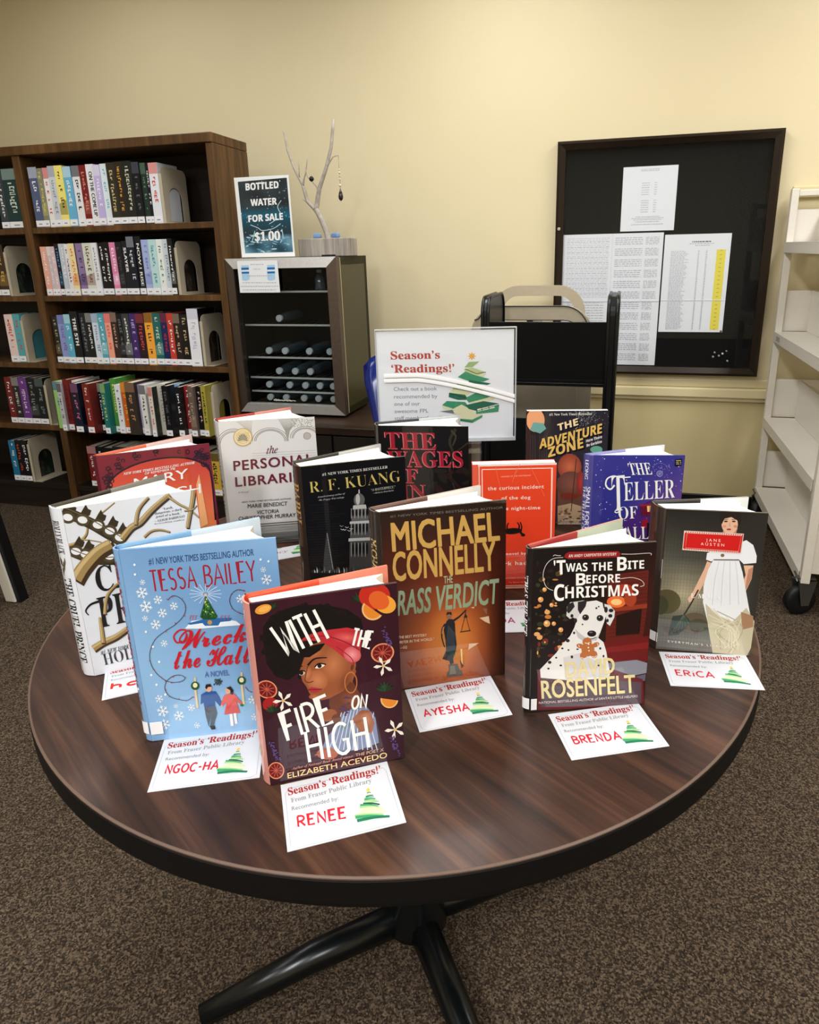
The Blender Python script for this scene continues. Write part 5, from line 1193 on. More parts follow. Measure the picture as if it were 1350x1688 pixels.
hardcover('hardcover_book', 'JANE AUSTEN EMMA book with a woman in white at the right edge', .2935, .8218, -10.4, .1221, .2054, (.1118, .0615), (-.0164, .0306), a, (60, 58, 54), (58, 46, 40), (40, 34, 32), inner=(242, 242, 242), page=(246, 245, 242), spine_art=sa, slabel=(-.0005, .0005, .012, .026), fan=.7, pin=.9)

# ---- The Cruel Prince
a = Art((70, 700, 3.293), [(101.6, 839.4), (322.0, 807.8), (357.5, 1069.0), (156.7, 1114.7)], raw=False)
a.bg(lambda u, v: mixc((226, 228, 234), (238, 239, 243), u), 4, 4)
BK, BR_, BRD = (24, 23, 26), (168, 140, 92), (70, 52, 34)
def branch(p, w, w1):
    a.line([(x + w * .22, y + w * .3) for x, y in p], w, BRD, w1, smooth=True); a.line(p, w, BR_, w1, smooth=True); a.line([(x - w * .15, y - w * .12) for x, y in p], w * .35, (206, 182, 132), w1 * .35, smooth=True)
CW = (62, 54, 38)
def crown(pts, w, holes):
    a.line(pts, w, CW, smooth=True)
    for i, (x, y) in enumerate(holes):
        a.poly([(x - 14, y - 30), (x + 4, y - 62), (x + 18, y - 84), (x + 30, y - 60), (x + 48, y - 52), (x + 40, y - 26), (x + 20, y - 14)], CW)
        a.ell(x, y, 40, 34, (84, 74, 52), 12)
    for x, y in holes: a.ell(x, y, 27, 19, (236, 236, 238), 12)
    a.line([(x - 6, y - w * .42) for x, y in pts], 5, (112, 100, 72), smooth=True)
branch([(300, 500), (350, 460), (392, 425)], 8, 4); branch([(135, 660), (195, 640), (236, 600), (244, 556)], 16, 9); branch([(205, 625), (262, 630), (320, 640)], 7, 4)
crown([(108, 470), (190, 505), (280, 548), (350, 590), (440, 640)], 60, [(138, 506), (218, 520), (300, 548), (366, 580), (420, 616)])
crown([(146, 690), (240, 726), (330, 742), (440, 736)], 46, [(182, 690), (235, 708), (362, 716)])
branch([(180, 840), (225, 770), (300, 690), (372, 648)], 70, 52)
branch([(430, 620), (480, 560), (530, 530), (585, 470), (640, 420), (690, 380)], 34, 22); branch([(505, 545), (515, 480), (535, 440), (575, 396)], 20, 12)
branch([(682, 392), (740, 432), (795, 460), (850, 505)], 13, 8); branch([(820, 355), (812, 420), (800, 480), (786, 562)], 24, 18); branch([(552, 612), (590, 580), (640, 572), (692, 584)], 13, 8); branch([(770, 470), (815, 462), (838, 440)], 8, 5)
a.text('CRUEL', (300, 912), (800, 800), (-22, -132), BK, 's', .0); a.text('PRINCE', (318, 1104), (840, 985), (-26, -160), BK, 's', .0); a.line([(310, 960), (262, 978), (236, 1012), (252, 1036)], 14, BK, 5, smooth=True)
branch([(276, 1216), (330, 1182), (400, 1150), (476, 1096)], 34, 22); branch([(330, 1186), (322, 1120), (312, 1048)], 24, 15); branch([(338, 1030), (345, 950), (370, 900), (425, 850)], 18, 10)
a.text('#1 NEW YORK TIMES BESTSELLING AUTHOR', (318, 1250), (822, 1138), 22, BK, 'k'); a.text('HOLLY BLACK', (338, 1308), (858, 1180), (-14, -60), BK, 's', -.012)
for t, p0, p1 in (('“Lush,', (650, 466), (708, 455)), ('dangerous, a dark', (610, 490), (756, 466)), ('jewel of a book.”', (614, 508), (756, 486)), ('—LEIGH BARDUGO', (608, 532), (770, 504)), ('bestselling author', (608, 544), (772, 519))): a.text(t, p0, p1, 12 if t[0] != 'b' else 6, (52, 50, 54), 's', -.008)
sa = spine_text([('HOLLY BLACK', 70, 260, 320, 430, BK, 's'), ('THE CRUEL PRINCE', 400, 920, 300, 480, BK, 's')], (224, 226, 232)); sa.line([(300, 300), (600, 330), (400, 370)], 40, (80, 70, 60)); sa.line([(700, 290), (500, 350)], 30, (110, 96, 70))
hardcover('hardcover_book', 'white CRUEL PRINCE book with crown and branches at the far left of table', -.4628, .7879, 22.9, .1561, .2377, (.1202, .0903), (-.0158, .0216), a, (228, 229, 234), (226, 228, 234), (60, 56, 52), inner=(150, 146, 140), page=(238, 226, 200), spine_art=sa, fan=.86, pin=.97)

# ---- Mary Balogh
a = Art((70, 700, 3.293), [(158.0, 753.0), (344.9, 731.9), (373.7, 959.3), (200.7, 990.6)], raw=False)
a.bg(lambda u, v: mixc((96, 22, 42), (128, 34, 50), v), 3, 6)
ap = [(340, 420), (356, 330), (420, 262), (520, 214), (640, 186), (760, 182), (860, 208), (912, 262)]
BIG = [(1000, 900), (340, 1000), (335, 600)] + ap + [(940, 500)]
uvp = [a.uv(p) for p in BIG]
a.poly(BIG, lambda u, v: mixc(mixc((238, 176, 112), (222, 96, 62), min(1, max(0, (v - .25) / .4))), (196, 64, 58), max(0, (v - .7) / .3)))
a.line([(338, 600)] + ap + [(940, 520)], 9, (40, 14, 28), smooth=True)
for k in range(44):
    t = rb.random(); i = int(t * (len(ap) - 1)); x = ap[i][0] + rb.uniform(-30, 30); y = ap[i][1] - rb.uniform(10, 75)
    if 330 < x < 900: a.ringl(x, y, rb.uniform(7, 15), rb.uniform(6, 12), 5, (48, 14, 30), rb.uniform(0, 200), rb.uniform(280, 480), 10)
for k in range(16): a.ringl(345 + rb.uniform(0, 36), 225 + rb.uniform(0, 170), 12, 11, 5, (48, 14, 30), rb.uniform(0, 200), rb.uniform(280, 460), 9); a.ringl(885 + rb.uniform(-30, 15), 150 + rb.uniform(0, 70), 11, 10, 5, (48, 14, 30), 0, rb.uniform(200, 340), 9)
a.poly([(835, 330), (850, 270), (862, 330), (900, 540), (860, 560)], (240, 178, 124))
a.text('NEW YORK TIMES BESTSELLING AUTHOR', (440, 276), (826, 214), 13, WH, 'k', .006); a.text('OF REMEMBER ME', (556, 274), (722, 246), 12, WH, 'n', .008)
a.text('MARY', (500, 346), (792, 290), (-3, -50), WH, 'n', .006); a.text('BALOGH', (470, 432), (860, 372), (-3, -50), WH, 'n', .006)
hardcover('hardcover_book', 'maroon and orange arched MARY BALOGH book behind the white crown book', -.5176, .9958, 21.05, .1641, .2438, (.1394, .0758), (-.0021, .0117), a, (110, 26, 44), (90, 22, 40), (222, 112, 74), inner=(226, 200, 196), page=(248, 244, 236), fan=.8)

# ---- The Personal Librarian
a = Art((340, 660, 3.97), [(359.0, 696.5), (518.3, 688.2), (534.1, 890.5), (383.9, 901.6)], raw=False)
a.bg(lambda u, v: mixc(mixc((206, 203, 199), (226, 224, 222), min(1, v * 1.3)), (70, 68, 64), max(0, (.17 - v) / .12)), 8, 24)
LG = (168, 164, 156)
for cx, cy, rx, ry in ((420, 270, 118, 88), (650, 250, 100, 78), (180, 290, 110, 100)):
    for k in (1, .88, .8): a.ringl(cx, cy, rx * k, ry * k, 4, mixc(LG, (120, 114, 104), rb.random()), 180, 360, 22)
for k in range(16): a.line([(540 + k * 9 - 70, 120), (532 + k * 2 - 16, 200), (532, 270)], 3, LG)
for k in range(10): a.line([(190 + k * 12, 132), (260 + k * 4, 190), (300, 262)], 3, (196, 190, 180))
a.ell(660, 235, 24, 22, (190, 186, 178)); a.ringl(660, 235, 24, 22, 3, (140, 134, 124))
for y in (340, 356, 372): a.line([(300, y + 10), (720, y - 12)], 3, (196, 193, 188))
for k in range(120): a.ell(rb.uniform(560, 715), rb.uniform(125, 180), 3, 3, rb.choice([(150, 144, 134), (230, 228, 224)]), n=6)
for i, y in enumerate(range(800, 935, 14)): a.line([(350, y + 12), (610, y - 8)], rb.uniform(4, 9), rb.choice([(200, 198, 190), (60, 60, 56), (150, 148, 142), (96, 94, 90)]))
MAR = (112, 36, 52)
a.ell(240, 243, 63, 60, (206, 178, 116)); a.ell(240, 243, 56, 53, (236, 224, 194)); a.ringl(240, 243, 44, 42, 3, (206, 178, 116)); a.poly([(200, 215), (280, 208), (284, 272), (204, 280)], (226, 204, 150))
for k in range(9): t = k * PI / 8; a.poly([(240, 262), (240 + 28 * math.cos(t - .12), 262 - 36 * math.sin(t - .12)), (240 + 34 * math.cos(t), 262 - 44 * math.sin(t)), (240 + 28 * math.cos(t + .12), 262 - 36 * math.sin(t + .12))], (96, 112, 132))
a.text('the', (394, 352), (466, 345), (4, -46), MAR, 'i', .004); a.text('PERSONAL', (182, 462), (700, 414), (-4, -62), MAR, 'n', .022, 1.1); a.text('LIBRARIAN', (194, 566), (716, 520), (-4, -60), MAR, 'n', .022, 1.1)
a.text('A Novel', (205, 610), (276, 604), 10, (90, 84, 84), 'i'); a.text('NEW YORK TIMES BESTSELLING AUTHOR', (234, 672), (556, 648), 9, (70, 66, 66), 'n', .01)
a.text('MARIE BENEDICT', (272, 706), (530, 688), 25, (52, 50, 52), 'n', .012); a.text('VICTORIA', (332, 746), (476, 736), 24, (52, 50, 52), 'n', .012); a.text('CHRISTOPHER MURRAY', (212, 788), (586, 762), 24, (52, 50, 52), 'n', .012)
sa = spine_text([('PERSONAL LIBRARIAN', 120, 700, 330, 420, (120, 100, 100), 'n')], (206, 203, 200))
hardcover('hardcover_book', 'pale grey PERSONAL LIBRARIAN book with a gold round sticker, back left', -.3947, 1.2008, 7.43, .1717, .2438, (.1216, .0999), (-.0097, .0332), a, (206, 203, 200), (208, 205, 202), (176, 48, 52), inner=(216, 150, 140), page=(243, 234, 212), spine_art=sa, fan=.9, pin=.97)

# ---- Babel
a = Art((340, 660, 3.97), [(496.0, 770.8), (667.5, 753.2), (676.1, 980.9), (516.2, 1006.0)], raw=False)
a.bg(lambda u, v: mixc((18, 20, 24), (44, 44, 46), max(0, .3 - v) * 1.6 + .25 * max(0, math.sin(v * 40)) * max(0, .55 - v)), 6, 30)
T1, T2 = (104, 104, 104), (190, 188, 184)
a.line([(1000, 586), (1001, 640)], 7, T2, 14); a.ell(1001, 655, 36, 44, T1); a.ell(992, 650, 14, 36, T2)
a.poly([(962, 690), (1044, 684), (1050, 712), (958, 716)], T2); a.poly([(956, 716), (1054, 710), (1064, 790), (948, 796)], T1)
a.poly([(940, 796), (1072, 788), (1076, 806), (938, 812)], T2); a.poly([(946, 812), (1074, 806), (1082, 900), (940, 906)], (88, 88, 88)); a.poly([(932, 906), (1088, 898), (1090, 918), (930, 926)], T2); a.poly([(938, 926), (1090, 918), (1100, 1120), (936, 1130)], (76, 76, 76))
for r_ in range(3):
    for k in range(5): x = 960 + k * 23; y = (740, 840, 975)[r_]; a.ell(x, y + k * -1, 6, 24 + 8 * r_, (20, 20, 22), n=10); a.line([(x - 11, y - 30 - 6 * r_), (x - 11, y + 34 + 8 * r_)], 3, T2)
a.poly([(788, 868), (772, 1000), (764, 1120), (834, 1120), (812, 1000)], (72, 72, 72)); a.line([(790, 870), (812, 1000), (830, 1110)], 6, (150, 150, 146))
for k in range(26): x = 690 + k * 16; a.poly([(x, 1130), (x, 1130 - rb.uniform(6, 46)), (x + 9, 1130 - rb.uniform(6, 46)), (x + 9, 1130)], rb.choice([(196, 194, 188), (110, 110, 108), (60, 60, 60)]))
for x, y in ((885, 828), (905, 852), (935, 858), (890, 850), (948, 846), (920, 836)): a.line([(x - 11, y - 7), (x, y), (x + 11, y - 6)], 3, (214, 214, 212))
for k in range(26): y = 690 + k * 16; a.line([(650 + rb.uniform(0, 80), y), (800 + rb.uniform(0, 120), y - 10)], 2, (50, 51, 54))
GK = (206, 186, 112)
a.text('#1 NEW YORK TIMES BESTSELLER', (758, 496), (1186, 446), 17, (226, 226, 222), 's', -.004); a.text('R. F. KUANG', (678, 608), (1272, 532), (-8, -72), GK, 's', -.016)
a.text('Award-winning author of', (726, 640), (908, 616), 10, (206, 206, 206), 'i'); a.text('the Poppy War trilogy', (736, 660), (902, 640), 10, (206, 206, 206), 'i'); a.text('“A MASTERPIECE.”', (1078, 596), (1236, 574), 15, (216, 214, 206), 'i'); a.text('—Rebecca Roanhorse', (1090, 614), (1226, 595), 10, (206, 204, 200), 'i')
sa = spine_text([('BABEL', 120, 420, 300, 480, (176, 150, 96), 's')], (30, 28, 28)); sa.line([(300, 560), (600, 700), (400, 850), (600, 980)], 120, (120, 120, 116), 40)
hardcover('hardcover_book', 'black R. F. KUANG book with a grey tower, behind the blue book', -.1999, .9511, 15.72, .1556, .2332, (.1341, .0858), (-.0097, .0355), a, (22, 23, 26), (34, 30, 30), (34, 34, 38), inner=(206, 206, 206), page=(242, 234, 212), spine_art=sa, fan=.88, pin=.96)

# ---- The Wages of Sin
a = Art((590, 670, 3.97), [(622.8, 702.7), (771.9, 704.0), (773.8, 912.5), (633.0, 908.1)], raw=False)
a.bg(lambda u, v: (16, 17, 20), 2, 2)
for p, w, c in (([(640, 150), (600, 230), (625, 320), (600, 420), (640, 560)], 20, (50, 52, 42)), ([(720, 240), (640, 300), (560, 330)], 9, (54, 50, 44)), ([(500, 420), (600, 470), (690, 560)], 26, (44, 30, 28)), ([(400, 330), (480, 420), (470, 520)], 18, (42, 32, 30)), ([(610, 160), (640, 200), (620, 260)], 14, (66, 66, 58))): a.line(p, w, c, w * .5, smooth=True)
for k in range(16): x, y = rb.uniform(450, 720), rb.uniform(420, 800); a.ell(x, y, rb.uniform(20, 50), rb.uniform(10, 22), rb.choice([(40, 26, 26), (50, 32, 28), (32, 34, 30), (26, 26, 28)]), rb.uniform(-50, 50))
for t, p0, p1, up in (('THE', (184, 278), (516, 284), (-8, -108)), ('WAGES', (200, 396), (692, 398), (-6, -102)), ('OF', (210, 502), (398, 502), (-4, -92)), ('SIN', (212, 606), (448, 606), (-4, -92))):
    a.text(t, (p0[0] - 3, p0[1] + 2), (p1[0] - 3, p1[1] + 2), up, (216, 120, 128), 's', .014); a.text(t, p0, p1, up, (158, 32, 54), 's', .0)
hardcover('hardcover_book', 'black WAGES OF SIN book with red lettering in front of the white sign', -.1044, 1.1671, -7.33, .1591, .2385, (.1356, .0909), (-.009, .0272), a, (18, 19, 22), (26, 27, 30), (30, 34, 38), inner=(200, 204, 206), page=(240, 238, 230), fan=.9, pin=.97)

# ---- The Curious Incident of the Dog in the Night-Time
a = Art((590, 670, 3.97), [(779.0, 767.1), (917.6, 763.3), (911.1, 969.5), (780.5, 973.5)], raw=False)
a.bg(lambda u, v: mixc((222, 60, 30), (236, 84, 48), v), 3, 6)
a.poly([(740, 380), (1320, 372), (1320, 384), (740, 398)], (240, 226, 220)); a.poly([(740, 380), (786, 380), (796, 1210), (746, 1210)], (228, 96, 70)); a.line([(792, 384), (800, 1205)], 7, (248, 200, 186)); a.poly([(740, 1190), (1320, 1172), (1320, 1182), (740, 1202)], (244, 190, 170))
a.line([(812, 416), (1270, 406), (1258, 1168), (822, 1180), (812, 416)], 6, (250, 220, 208))
a.text('WINNER OF THE WHITBREAD', (935, 468), (1130, 458), 9, (244, 190, 170), 'n')
for t, p0, p1, s_ in (('the curious incident', (850, 552), (1216, 538), 24), ('of the dog', (940, 614), (1128, 608), 22), ('in the night-time', (880, 684), (1192, 675), 22), ('a novel by', (940, 976), (1100, 970), 16), ('mark haddon', (890, 1046), (1196, 1034), 24), ('#1 national bestseller and winner of the award', (920, 1130), (1170, 1124), 7), ('The Boston Globe', (985, 1158), (1104, 1153), 7)): a.text(t, p0, p1, s_, (250, 224, 214), 'n', .022 if s_ > 10 else 0, 1.15)
DG = (26, 18, 18)
a.ell(1010, 818, 62, 20, DG, -4); a.line([(1052, 815), (1056, 780), (1042, 760)], 11, DG, 6); a.line([(1066, 822), (1072, 790), (1062, 758)], 10, DG, 6); a.line([(960, 812), (952, 780), (962, 760)], 11, DG, 6); a.line([(976, 812), (976, 782), (986, 764)], 10, DG, 6); a.line([(1062, 826), (1080, 842)], 16, DG, 12); a.ell(1080, 843, 14, 10, DG); a.line([(950, 818), (925, 800), (915, 806)], 6, DG, 3)
for p in ([(900, 390), (915, 470), (940, 560)], [(1040, 400), (1010, 500)], [(1060, 380), (1020, 470)], [(1130, 400), (1170, 480), (1220, 590)]): a.line(p, 3, (244, 130, 96), smooth=True)
paperback('paperback_book', 'orange CURIOUS INCIDENT OF THE DOG paperback with a black upside-down dog', .0528, 1.0038, .87, .1297, .2141, .018, a, (228, 70, 38), (226, 90, 64))

# ---- The Adventure Zone (plain shapes stand in for the cartoon)
a = Art((840, 660, 4.355), [(868.6, 678.4), (1004.1, 677.2), (993.9, 865.3), (865.4, 865.1)], raw=False)
a.bg(lambda u, v: mixc((70, 60, 60), (44, 42, 46), v), 4, 6)
for k in range(240): x, y = 470 + abs(rb.gauss(0, 95)), 75 + abs(rb.gauss(0, 80)); a.ell(x, y, rb.uniform(1, 3.2), rb.uniform(1, 3.2), (200, 198, 196), n=5)
for k in range(12): a.line([(150 + k * 16, 250), (148 + k * 17, 560)], 4, rb.choice([(58, 46, 46), (86, 74, 72)]))
a.ell(185, 145, 66, 84, (240, 178, 132)); a.poly([(145, 215), (170, 160), (240, 165), (262, 205), (220, 240)], (122, 178, 170))
a.poly([(344, 900), (344, 560), (540, 560), (560, 900)], (120, 86, 70)); a.soft(430, 480, 86, 96, (206, 118, 76), (150, 74, 50), 0, 8); a.soft(440, 610, 104, 100, (150, 96, 74), (112, 72, 58), 0, 7); a.soft(510, 600, 30, 90, (196, 74, 56), (140, 56, 46), 0, 5); a.poly([(344, 760), (440, 740), (540, 770), (540, 900), (344, 900)], (206, 180, 146))
for k in range(30): a.ell(rb.uniform(350, 530), rb.uniform(760, 880), rb.uniform(6, 18), rb.uniform(4, 10), rb.choice([(224, 202, 168), (150, 120, 94), (188, 158, 126), (110, 90, 74)]), n=8)
a.ell(430, 690, 70, 24, (140, 60, 44)); a.ell(622, 355, 44, 26, (110, 176, 150)); a.line([(478, 420), (440, 800)], 6, (90, 60, 40))
YZ = (232, 196, 108)
for t, p0, p1, up, c in (('THE', (348, 222), (492, 178), (-6, -48), (244, 222, 174)), ('ADVENTURE', (214, 350), (660, 236), (2, -68), YZ), ('ZONE', (278, 410), (528, 340), (-4, -68), YZ)):
    a.text(t, (p0[0] + 7, p0[1] + 7), (p1[0] + 7, p1[1] + 7), up, (16, 14, 16), 'b', .05); a.text(t, p0, p1, up, c, 'b', .02)
a.text('#1 New York Times Bestseller', (284, 112), (592, 106), 17, (236, 234, 230), 's', .004); a.text('Here There', (548, 304), (662, 272), 20, WH, 'b', .01); a.text('Be Gerblins', (552, 336), (660, 306), 20, WH, 'b', .01)
bars(a, 370, 500, 856, 8, (220, 214, 204), rb); bars(a, 350, 510, 880, 9, (220, 214, 204), rb)
paperback('paperback_book', 'dark THE ADVENTURE ZONE paperback with chunky yellow title, back right', .1718, 1.2773, -3.56, .155, .2332, .014, a, (52, 48, 50), (38, 34, 34), page=(230, 226, 216))

# ---- The Teller of Small Fortunes
a = Art((840, 660, 4.355), [(978.9, 751.8), (1129.3, 751.8), (1111.3, 952.0), (969.3, 950.1)], raw=False)
a.bg(lambda u, v: mixc(mixc((40, 44, 128), (64, 62, 150), v), (128, 82, 152), max(0, 1 - math.hypot(u - .95, (v - .5) * 1.2) / .6)), 12, 16)
a.poly([(800, 900), (900, 780), (1010, 720), (1300, 760), (1300, 1300), (760, 1300)], lambda u, v: mixc((88, 44, 128), (66, 40, 120), v))
for k in range(110): r_ = rb.choice([1.5, 2, 2.5, 4]); a.ell(rb.uniform(615, 1255), rb.uniform(405, 1000), r_, r_, (226, 226, 246), n=6)
for k in range(30): a.ell(1085 + rb.uniform(-60, 60), 510 + rb.uniform(-60, 45), 3, 3, (150, 150, 206), n=6)
a.ringl(1076, 528, 20, 20, 4, (176, 176, 220)); a.ell(1076, 528, 13, 13, (130, 130, 196)); a.ringl(1080, 500, 52, 48, 3, (120, 116, 190), 180, 360)
a.poly([(940, 756), (1030, 748), (1030, 830), (946, 832)], (112, 24, 50)); a.poly([(930, 752), (1040, 736), (1036, 756), (934, 764)], (150, 40, 56)); a.poly([(985, 760), (1024, 756), (1022, 800), (988, 802)], (246, 206, 140)); a.line([(1005, 758), (1005, 802)], 4, (112, 24, 50))
for x in (950, 966, 982, 1012): a.line([(x, 800), (x, 830)], 3, (70, 14, 36))
a.poly([(950, 860), (990, 850), (1000, 920), (940, 920)], (150, 26, 50)); a.poly([(985, 880), (1000, 880), (998, 1020), (984, 1010)], (30, 16, 40))
a.poly([(1188, 426), (1238, 420), (1234, 470), (1184, 474)], (22, 22, 44))
for y in (432, 444, 456): bars(a, 1194, 1230, y, 5, (206, 196, 130), rb)
a.text('THE', (866, 538), (1026, 534), (-22, -84), WH, 's', -.004); a.text('T', (735, 800), (830, 790), (-6, -255), WH, 's', -.006); a.line([(752, 610), (722, 640), (690, 612), (700, 565), (745, 545), (800, 555), (866, 552)], 13, WH, 8, smooth=True); a.text('ELLER', (820, 724), (1186, 700), (-2, -132), WH, 's', -.008)
a.text('OF', (782, 856), (918, 848), (-4, -88), WH, 's', -.008); a.text('SMALL', (690, 1000), (1000, 996), (-4, -88), WH, 's', -.004); a.text('FORTUNES', (640, 1130), (1180, 1130), (-4, -88), WH, 's', -.004); a.line([(752, 800), (770, 808), (790, 790)], 9, WH, 5, smooth=True)
sa = spine_text([('THE TELLER OF', 250, 620, 150, 330, (226, 224, 240), 'n'), ('SMALL FORTUNES', 250, 760, 540, 330, (226, 224, 240), 'n'), ('LEONG', 40, 190, 320, 330, (226, 224, 240), 'n')], (84, 82, 150))
hardcover('hardcover_book', 'purple blue TELLER OF SMALL FORTUNES book with stars, behind the Emma book', .2486, 1.0449, -4.57, .1421, .212, (.1239, .0647), (-.0139, .0116), a, (60, 58, 140), (84, 82, 150), (150, 150, 200), inner=(244, 244, 246), page=(247, 246, 244), spine_art=sa, fan=.95, pin=.97)

# ================================================================== RECOMMENDATION CARDS
TREE = []
rt = random.Random(5)
for i in range(17):
    t = i / 16; TREE.append((t, rt.uniform(-.2, .2), rt.uniform(-.14, .14), rt.choice([(70, 156, 108), (40, 122, 90), (160, 200, 138), (206, 214, 176), (216, 220, 190), (60, 140, 104), (110, 176, 130), (34, 92, 74)])))
RED, BRICK = (200, 44, 58), (170, 52, 46)
CWD, CDP = .1137, .0875
def card(name, label, x, y, yaw, who, dp=CDP, style='hand', wcol=RED, crop=False):
    a = Art((0, 0, 1), [(245, 1270), (850, 1150), (958, 1485), (280, 1658)])
    a.line([(300, 1290), (828, 1185)] + [(845, 1200), (930, 1465), (905, 1488)] + [(330, 1636), (300, 1620), (272, 1320), (300, 1290)], 3, (178, 180, 188))
    a.text('Season’s ‘Readings!’', (292, 1330), (818, 1212), (-7, -40), BRICK, 's', .012); a.text('From Fraser Public Library', (308, 1372), (768, 1264), (-4, -24), (150, 152, 150), 's', .0); a.text('Recommended by:', (312, 1418), (582, 1360), (-3, -22), (128, 130, 136), 'n')
    if style == 'hand': a.hand(who, (345, 1512), (345 + min(330, 56 * len(who)), 1512 - min(330, 56 * len(who)) * .19), (-6, -60), wcol, 11, .22)
    elif style == 'fat': a.hand(who, (325, 1520), (520, 1480), (-4, -62), (206, 52, 48), 20, .25)
    else: a.text(who, (350, 1500), (640, 1440), (-4, -48), (150, 70, 96), 'i')
    for t, o_, tl, c in TREE:
        w = 12 + t * 88; yy = 1322 + t * 148; xx = 752 + t * 26 + o_ * w
        hw = w * .95; a.line([(xx - hw, yy + hw * (.02 + tl)), (xx, yy - 8 * t - 3), (xx + hw * .9, yy - hw * (.12 + tl))], 6 + 12 * t, c, 4 + 8 * t, smooth=True)
        if t > .3: a.line([(xx - hw * .6, yy + 10), (xx + hw * .3, yy + 3)], 5, mixc(c, (240, 240, 226), .75), 4)
    a.ell(748, 1306, 10, 11, (232, 196, 96), n=8)
    mb = MB(); mb.box(0, CWD, 0, dp, 0, .0006, (212, 213, 217)); a.emit(mb, lambda u, v, d: (u * CWD, min(v * CDP, dp) if crop else v * dp, .0006 + d), d0=.00006, dk=.000004)
    return tag(mb.build(name, PAPER, M=T((x, y, TZ + .0002)) @ RZ(R(yaw))), label, 'card', 'recommendation cards on the table')
card('recommendation_card', 'white Season’s Readings card signed RENEE at the front edge of the table', -.1482, .4996, 16.1, 'RENEE')
card('recommendation_card', 'white Season’s Readings card signed NGOC-HA under the light blue book', -.3095, .5779, 8.87, 'NGOC-HA', dp=.081)
card('recommendation_card', 'white Season’s Readings card signed AYESHA below the gold-lettered book', -.0285, .661, 14.2, 'AYESHA', dp=.083)
card('recommendation_card', 'white Season’s Readings card signed BRENDA below the puppy book', .137, .6103, 9.54, 'BRENDA', dp=.0785)
card('recommendation_card', 'white Season’s Readings card signed ERiCA overhanging the right table edge', .2866, .738, -6.74, 'ERiCA', dp=.077)
card('recommendation_card', 'white card with fat red handwriting below the white crown book', -.429, .7342, 21.2, 'hc', dp=.072, style='fat')
card('recommendation_card', 'white card with small purple script below the grey librarian book', -.331, 1.122, 22.0, 'Nancy', dp=.052, style='script', crop=True)
card('recommendation_card', 'white card signed LINDA below the orange paperback', 0.050, .8715, .87, 'LINDA', dp=.0945, wcol=(150, 60, 90))

# ================================================================== ACRYLIC SIGN ON THE TABLE
HS = thing('sign_holder', 'clear acrylic pedestal sign holder standing at the back of the table', 'sign holder', T((-.124, 1.42, TZ + .0006)))
SGW, SGH, SZ = .291, .239, .139
b = MB()
for y in (-.0045, .0045): b.face([(0, y, SZ), (SGW, y, SZ), (SGW, y, SZ + SGH), (0, y, SZ + SGH)])
b.build('acrylic_panel', ACRYL, HS)
b = MB()
b.box(0, SGW, -.0048, .0048, SZ - .001, SZ + .006); b.box(0, SGW, -.0048, .0048, SZ + SGH - .0018, SZ + SGH)
b.box(0, .0012, -.0048, .0048, SZ + .006, SZ + SGH - .002); b.box(SGW - .0022, SGW, -.0048, .0048, SZ + .006, SZ + SGH - .002)
b.build('acrylic_edge', SIGNEDGE, HS)
b = MB(); b.box(.075, .216, -.016, .016, .006, SZ - .002); b.build('pedestal', ACRYL, HS)
b = MB()
for q in ((.0735, .0755), (.2155, .2175)): b.box(q[0], q[1], -.017, .017, .005, SZ - .002)
b.box(.0735, .2175, -.018, .018, SZ - .024, SZ - .003); b.build('pedestal_edge', ACREDGE, HS)
b = MB(); b.box(.05, .242, -.05, .05, 0, .005); b.build('foot', ACREDGE, HS, bevel=.002)
W5 = (600, 440, 3.2143)
a = Art(W5, [(62, 328), (800, 318), (806, 912), (68, 925)])
BRK = (188, 84, 70); GT = (134, 136, 150)
a.text('Season’s', (141, 475), (404, 472), (-2, -42), BRK, 's', .012); a.text('‘Readings!’', (143, 547), (482, 545), (-2, -42), BRK, 's', .012)
for t, y, x1 in (('Check out a book', 648, 386), ('recommended by', 690, 388), ('one of our', 731, 292), ('awesome FPL', 772, 338), ('staff members!', 812, 336)): a.text(t, (151, y), (x1, y - 2), 21, GT, 'n', -.004)
for k in range(8): t = k * PI / 4; a.poly([(576 + 9 * math.cos(t - .5), 461 + 9 * math.sin(t - .5)), (576 + 25 * math.cos(t), 461 + 25 * math.sin(t)), (576 + 9 * math.cos(t + .5), 461 + 9 * math.sin(t + .5)), (576, 461)], (230, 172, 74))
G1, G2, G3, CRM = (72, 152, 116), (44, 112, 90), (160, 186, 134), (218, 218, 184)
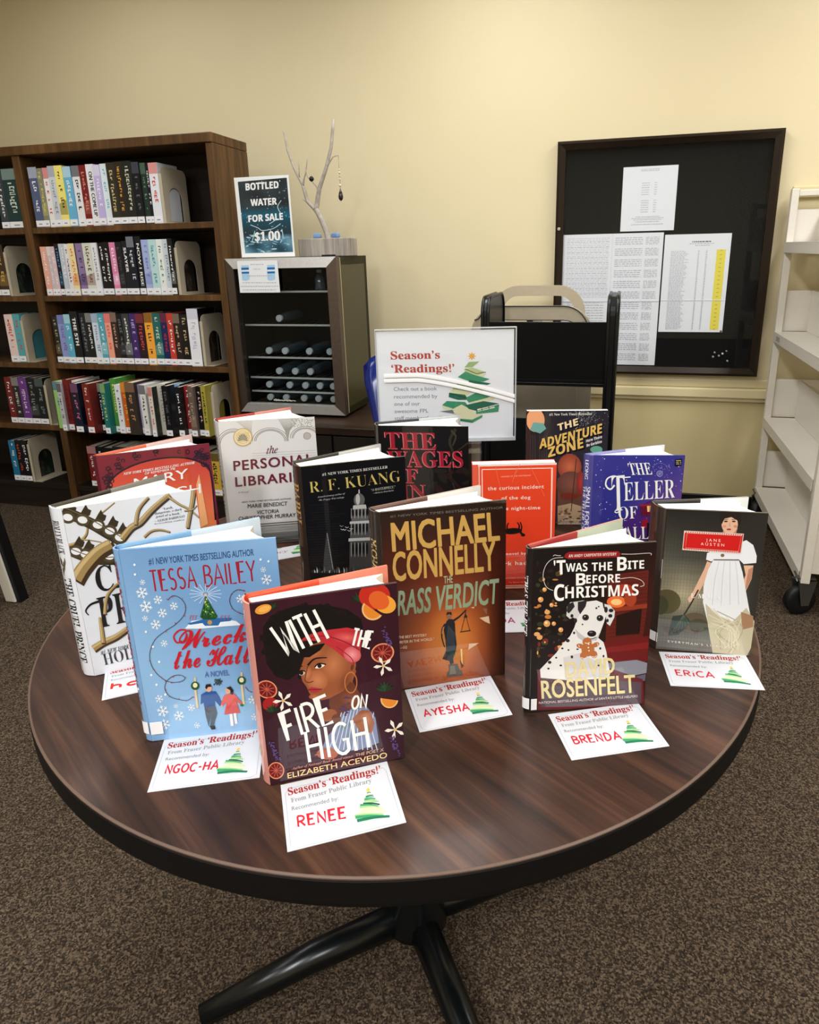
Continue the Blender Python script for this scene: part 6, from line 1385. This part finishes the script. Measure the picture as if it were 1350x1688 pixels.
for p, c in (([(536, 522), (560, 492), (616, 490), (578, 520)], G3), ([(534, 530), (580, 522), (650, 548), (610, 566), (540, 544)], (190, 200, 150)), ([(540, 546), (610, 566), (655, 552), (640, 572), (580, 572)], CRM),
             ([(500, 574), (540, 544), (600, 566), (672, 586), (640, 600), (570, 600)], G1), ([(560, 590), (680, 610), (660, 618), (560, 606)], G2), ([(470, 640), (500, 606), (590, 620), (640, 650), (560, 660)], G3), ([(450, 664), (470, 640), (570, 656), (540, 690)], CRM), ([(452, 660), (540, 672), (556, 700), (500, 700), (450, 684)], G2),
             ([(540, 690), (600, 660), (700, 672), (660, 690), (560, 716)], G1), ([(560, 716), (700, 680), (698, 700), (620, 720)], CRM), ([(414, 728), (440, 706), (540, 712), (560, 740), (470, 756)], G1), ([(414, 730), (470, 748), (476, 768), (418, 748)], CRM), ([(400, 764), (470, 756), (540, 768), (500, 782)], (120, 130, 132)),
             ([(470, 752), (520, 726), (600, 770), (540, 800), (480, 776)], CRM), ([(540, 730), (640, 708), (726, 722), (660, 740), (600, 762), (560, 752)], G2), ([(600, 762), (726, 728), (722, 768), (600, 780)], G1), ([(606, 752), (700, 732), (702, 746), (608, 768)], (226, 230, 214)), ([(500, 790), (580, 780), (636, 782), (580, 812), (510, 806)], CRM), ([(510, 806), (580, 812), (636, 786), (632, 800), (580, 830), (512, 820)], G1)): a.poly(p, c)
for p in ([(540, 530), (600, 556), (652, 548)], [(456, 664), (548, 690)], [(604, 764), (722, 730)], [(512, 812), (580, 826)], [(630, 744), (634, 762)], [(668, 736), (672, 752)]): a.line(p, 3, (24, 60, 54))
sheet('sign_sheet', 'white Season’s Readings sheet with a book-stack tree inside the table sign', 'poster', T((-.1225, 1.4195, TZ + SZ + .0065)), SGW - .0065, SGH - .0105, a, base=(232, 234, 240))
b = MB()  # added white bands shaped like ceiling tube reflections on the acrylic
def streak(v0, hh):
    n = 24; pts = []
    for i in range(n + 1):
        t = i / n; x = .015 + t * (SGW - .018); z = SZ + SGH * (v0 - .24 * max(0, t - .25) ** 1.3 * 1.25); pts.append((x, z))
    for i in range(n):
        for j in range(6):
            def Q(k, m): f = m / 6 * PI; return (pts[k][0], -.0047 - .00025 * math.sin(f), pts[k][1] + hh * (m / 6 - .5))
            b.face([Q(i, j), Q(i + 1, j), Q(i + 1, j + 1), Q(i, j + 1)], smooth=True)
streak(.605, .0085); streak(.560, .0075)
b.build('glare_streak', GLARE, HS)

# ================================================================== LIGHT, CAMERA
def area(name, s_, n_, z, sx, sy, e, col=(.97, .985, 1.0)):
    L = bpy.data.lights.new(name, 'AREA'); L.shape = 'RECTANGLE'; L.size = sx; L.size_y = sy; L.energy = e; L.color = col
    o = bpy.data.objects.new(name, L); COL.objects.link(o); o.matrix_world = room(s_, n_, z); return o
LE = {(-2.4, -1.6): 34, (-2.4, .5): 9, (-2.4, 2.2): 12, (-.6, -1.6): 62, (-.6, .5): 13, (-.6, 2.2): 24, (1.2, -1.6): 56, (1.2, .5): 13, (1.2, 2.2): 26}
for s_ in (-2.4, -.6, 1.2):
    for n_ in (-1.6, .5, 2.2):
        area('ceiling_tube_light', s_, n_, HC - .03, .32, 1.2, LE.get((s_, n_), 26))
wd = bpy.data.worlds.new('World'); SC.world = wd; wd.use_nodes = True
wd.node_tree.nodes['Background'].inputs[0].default_value = (1, .97, .93, 1); wd.node_tree.nodes['Background'].inputs[1].default_value = .14
cd = bpy.data.cameras.new('camera'); co = bpy.data.objects.new('camera', cd); COL.objects.link(co)
cd.sensor_fit = 'VERTICAL'; cd.sensor_height = 24; cd.lens = 1128.385 * 24 / 1688; cd.shift_x = -47.386 / 1688; cd.shift_y = -75.74 / 1688
r_, u_, k_ = Vector((.99974, -.00686, -.02181)), Vector((.02286, .30003, .95366)), Vector((0, -.95391, .30011))
m = Matrix.Identity(4)
for i in range(3): m[i][0] = r_[i]; m[i][1] = u_[i]; m[i][2] = k_[i]
m[2][3] = 1.27; co.matrix_world = m; cd.clip_start = .02
SC.camera = co
SC.view_settings.view_transform = 'Standard'; SC.view_settings.look = 'None'; SC.view_settings.exposure = .22; SC.view_settings.gamma = .9
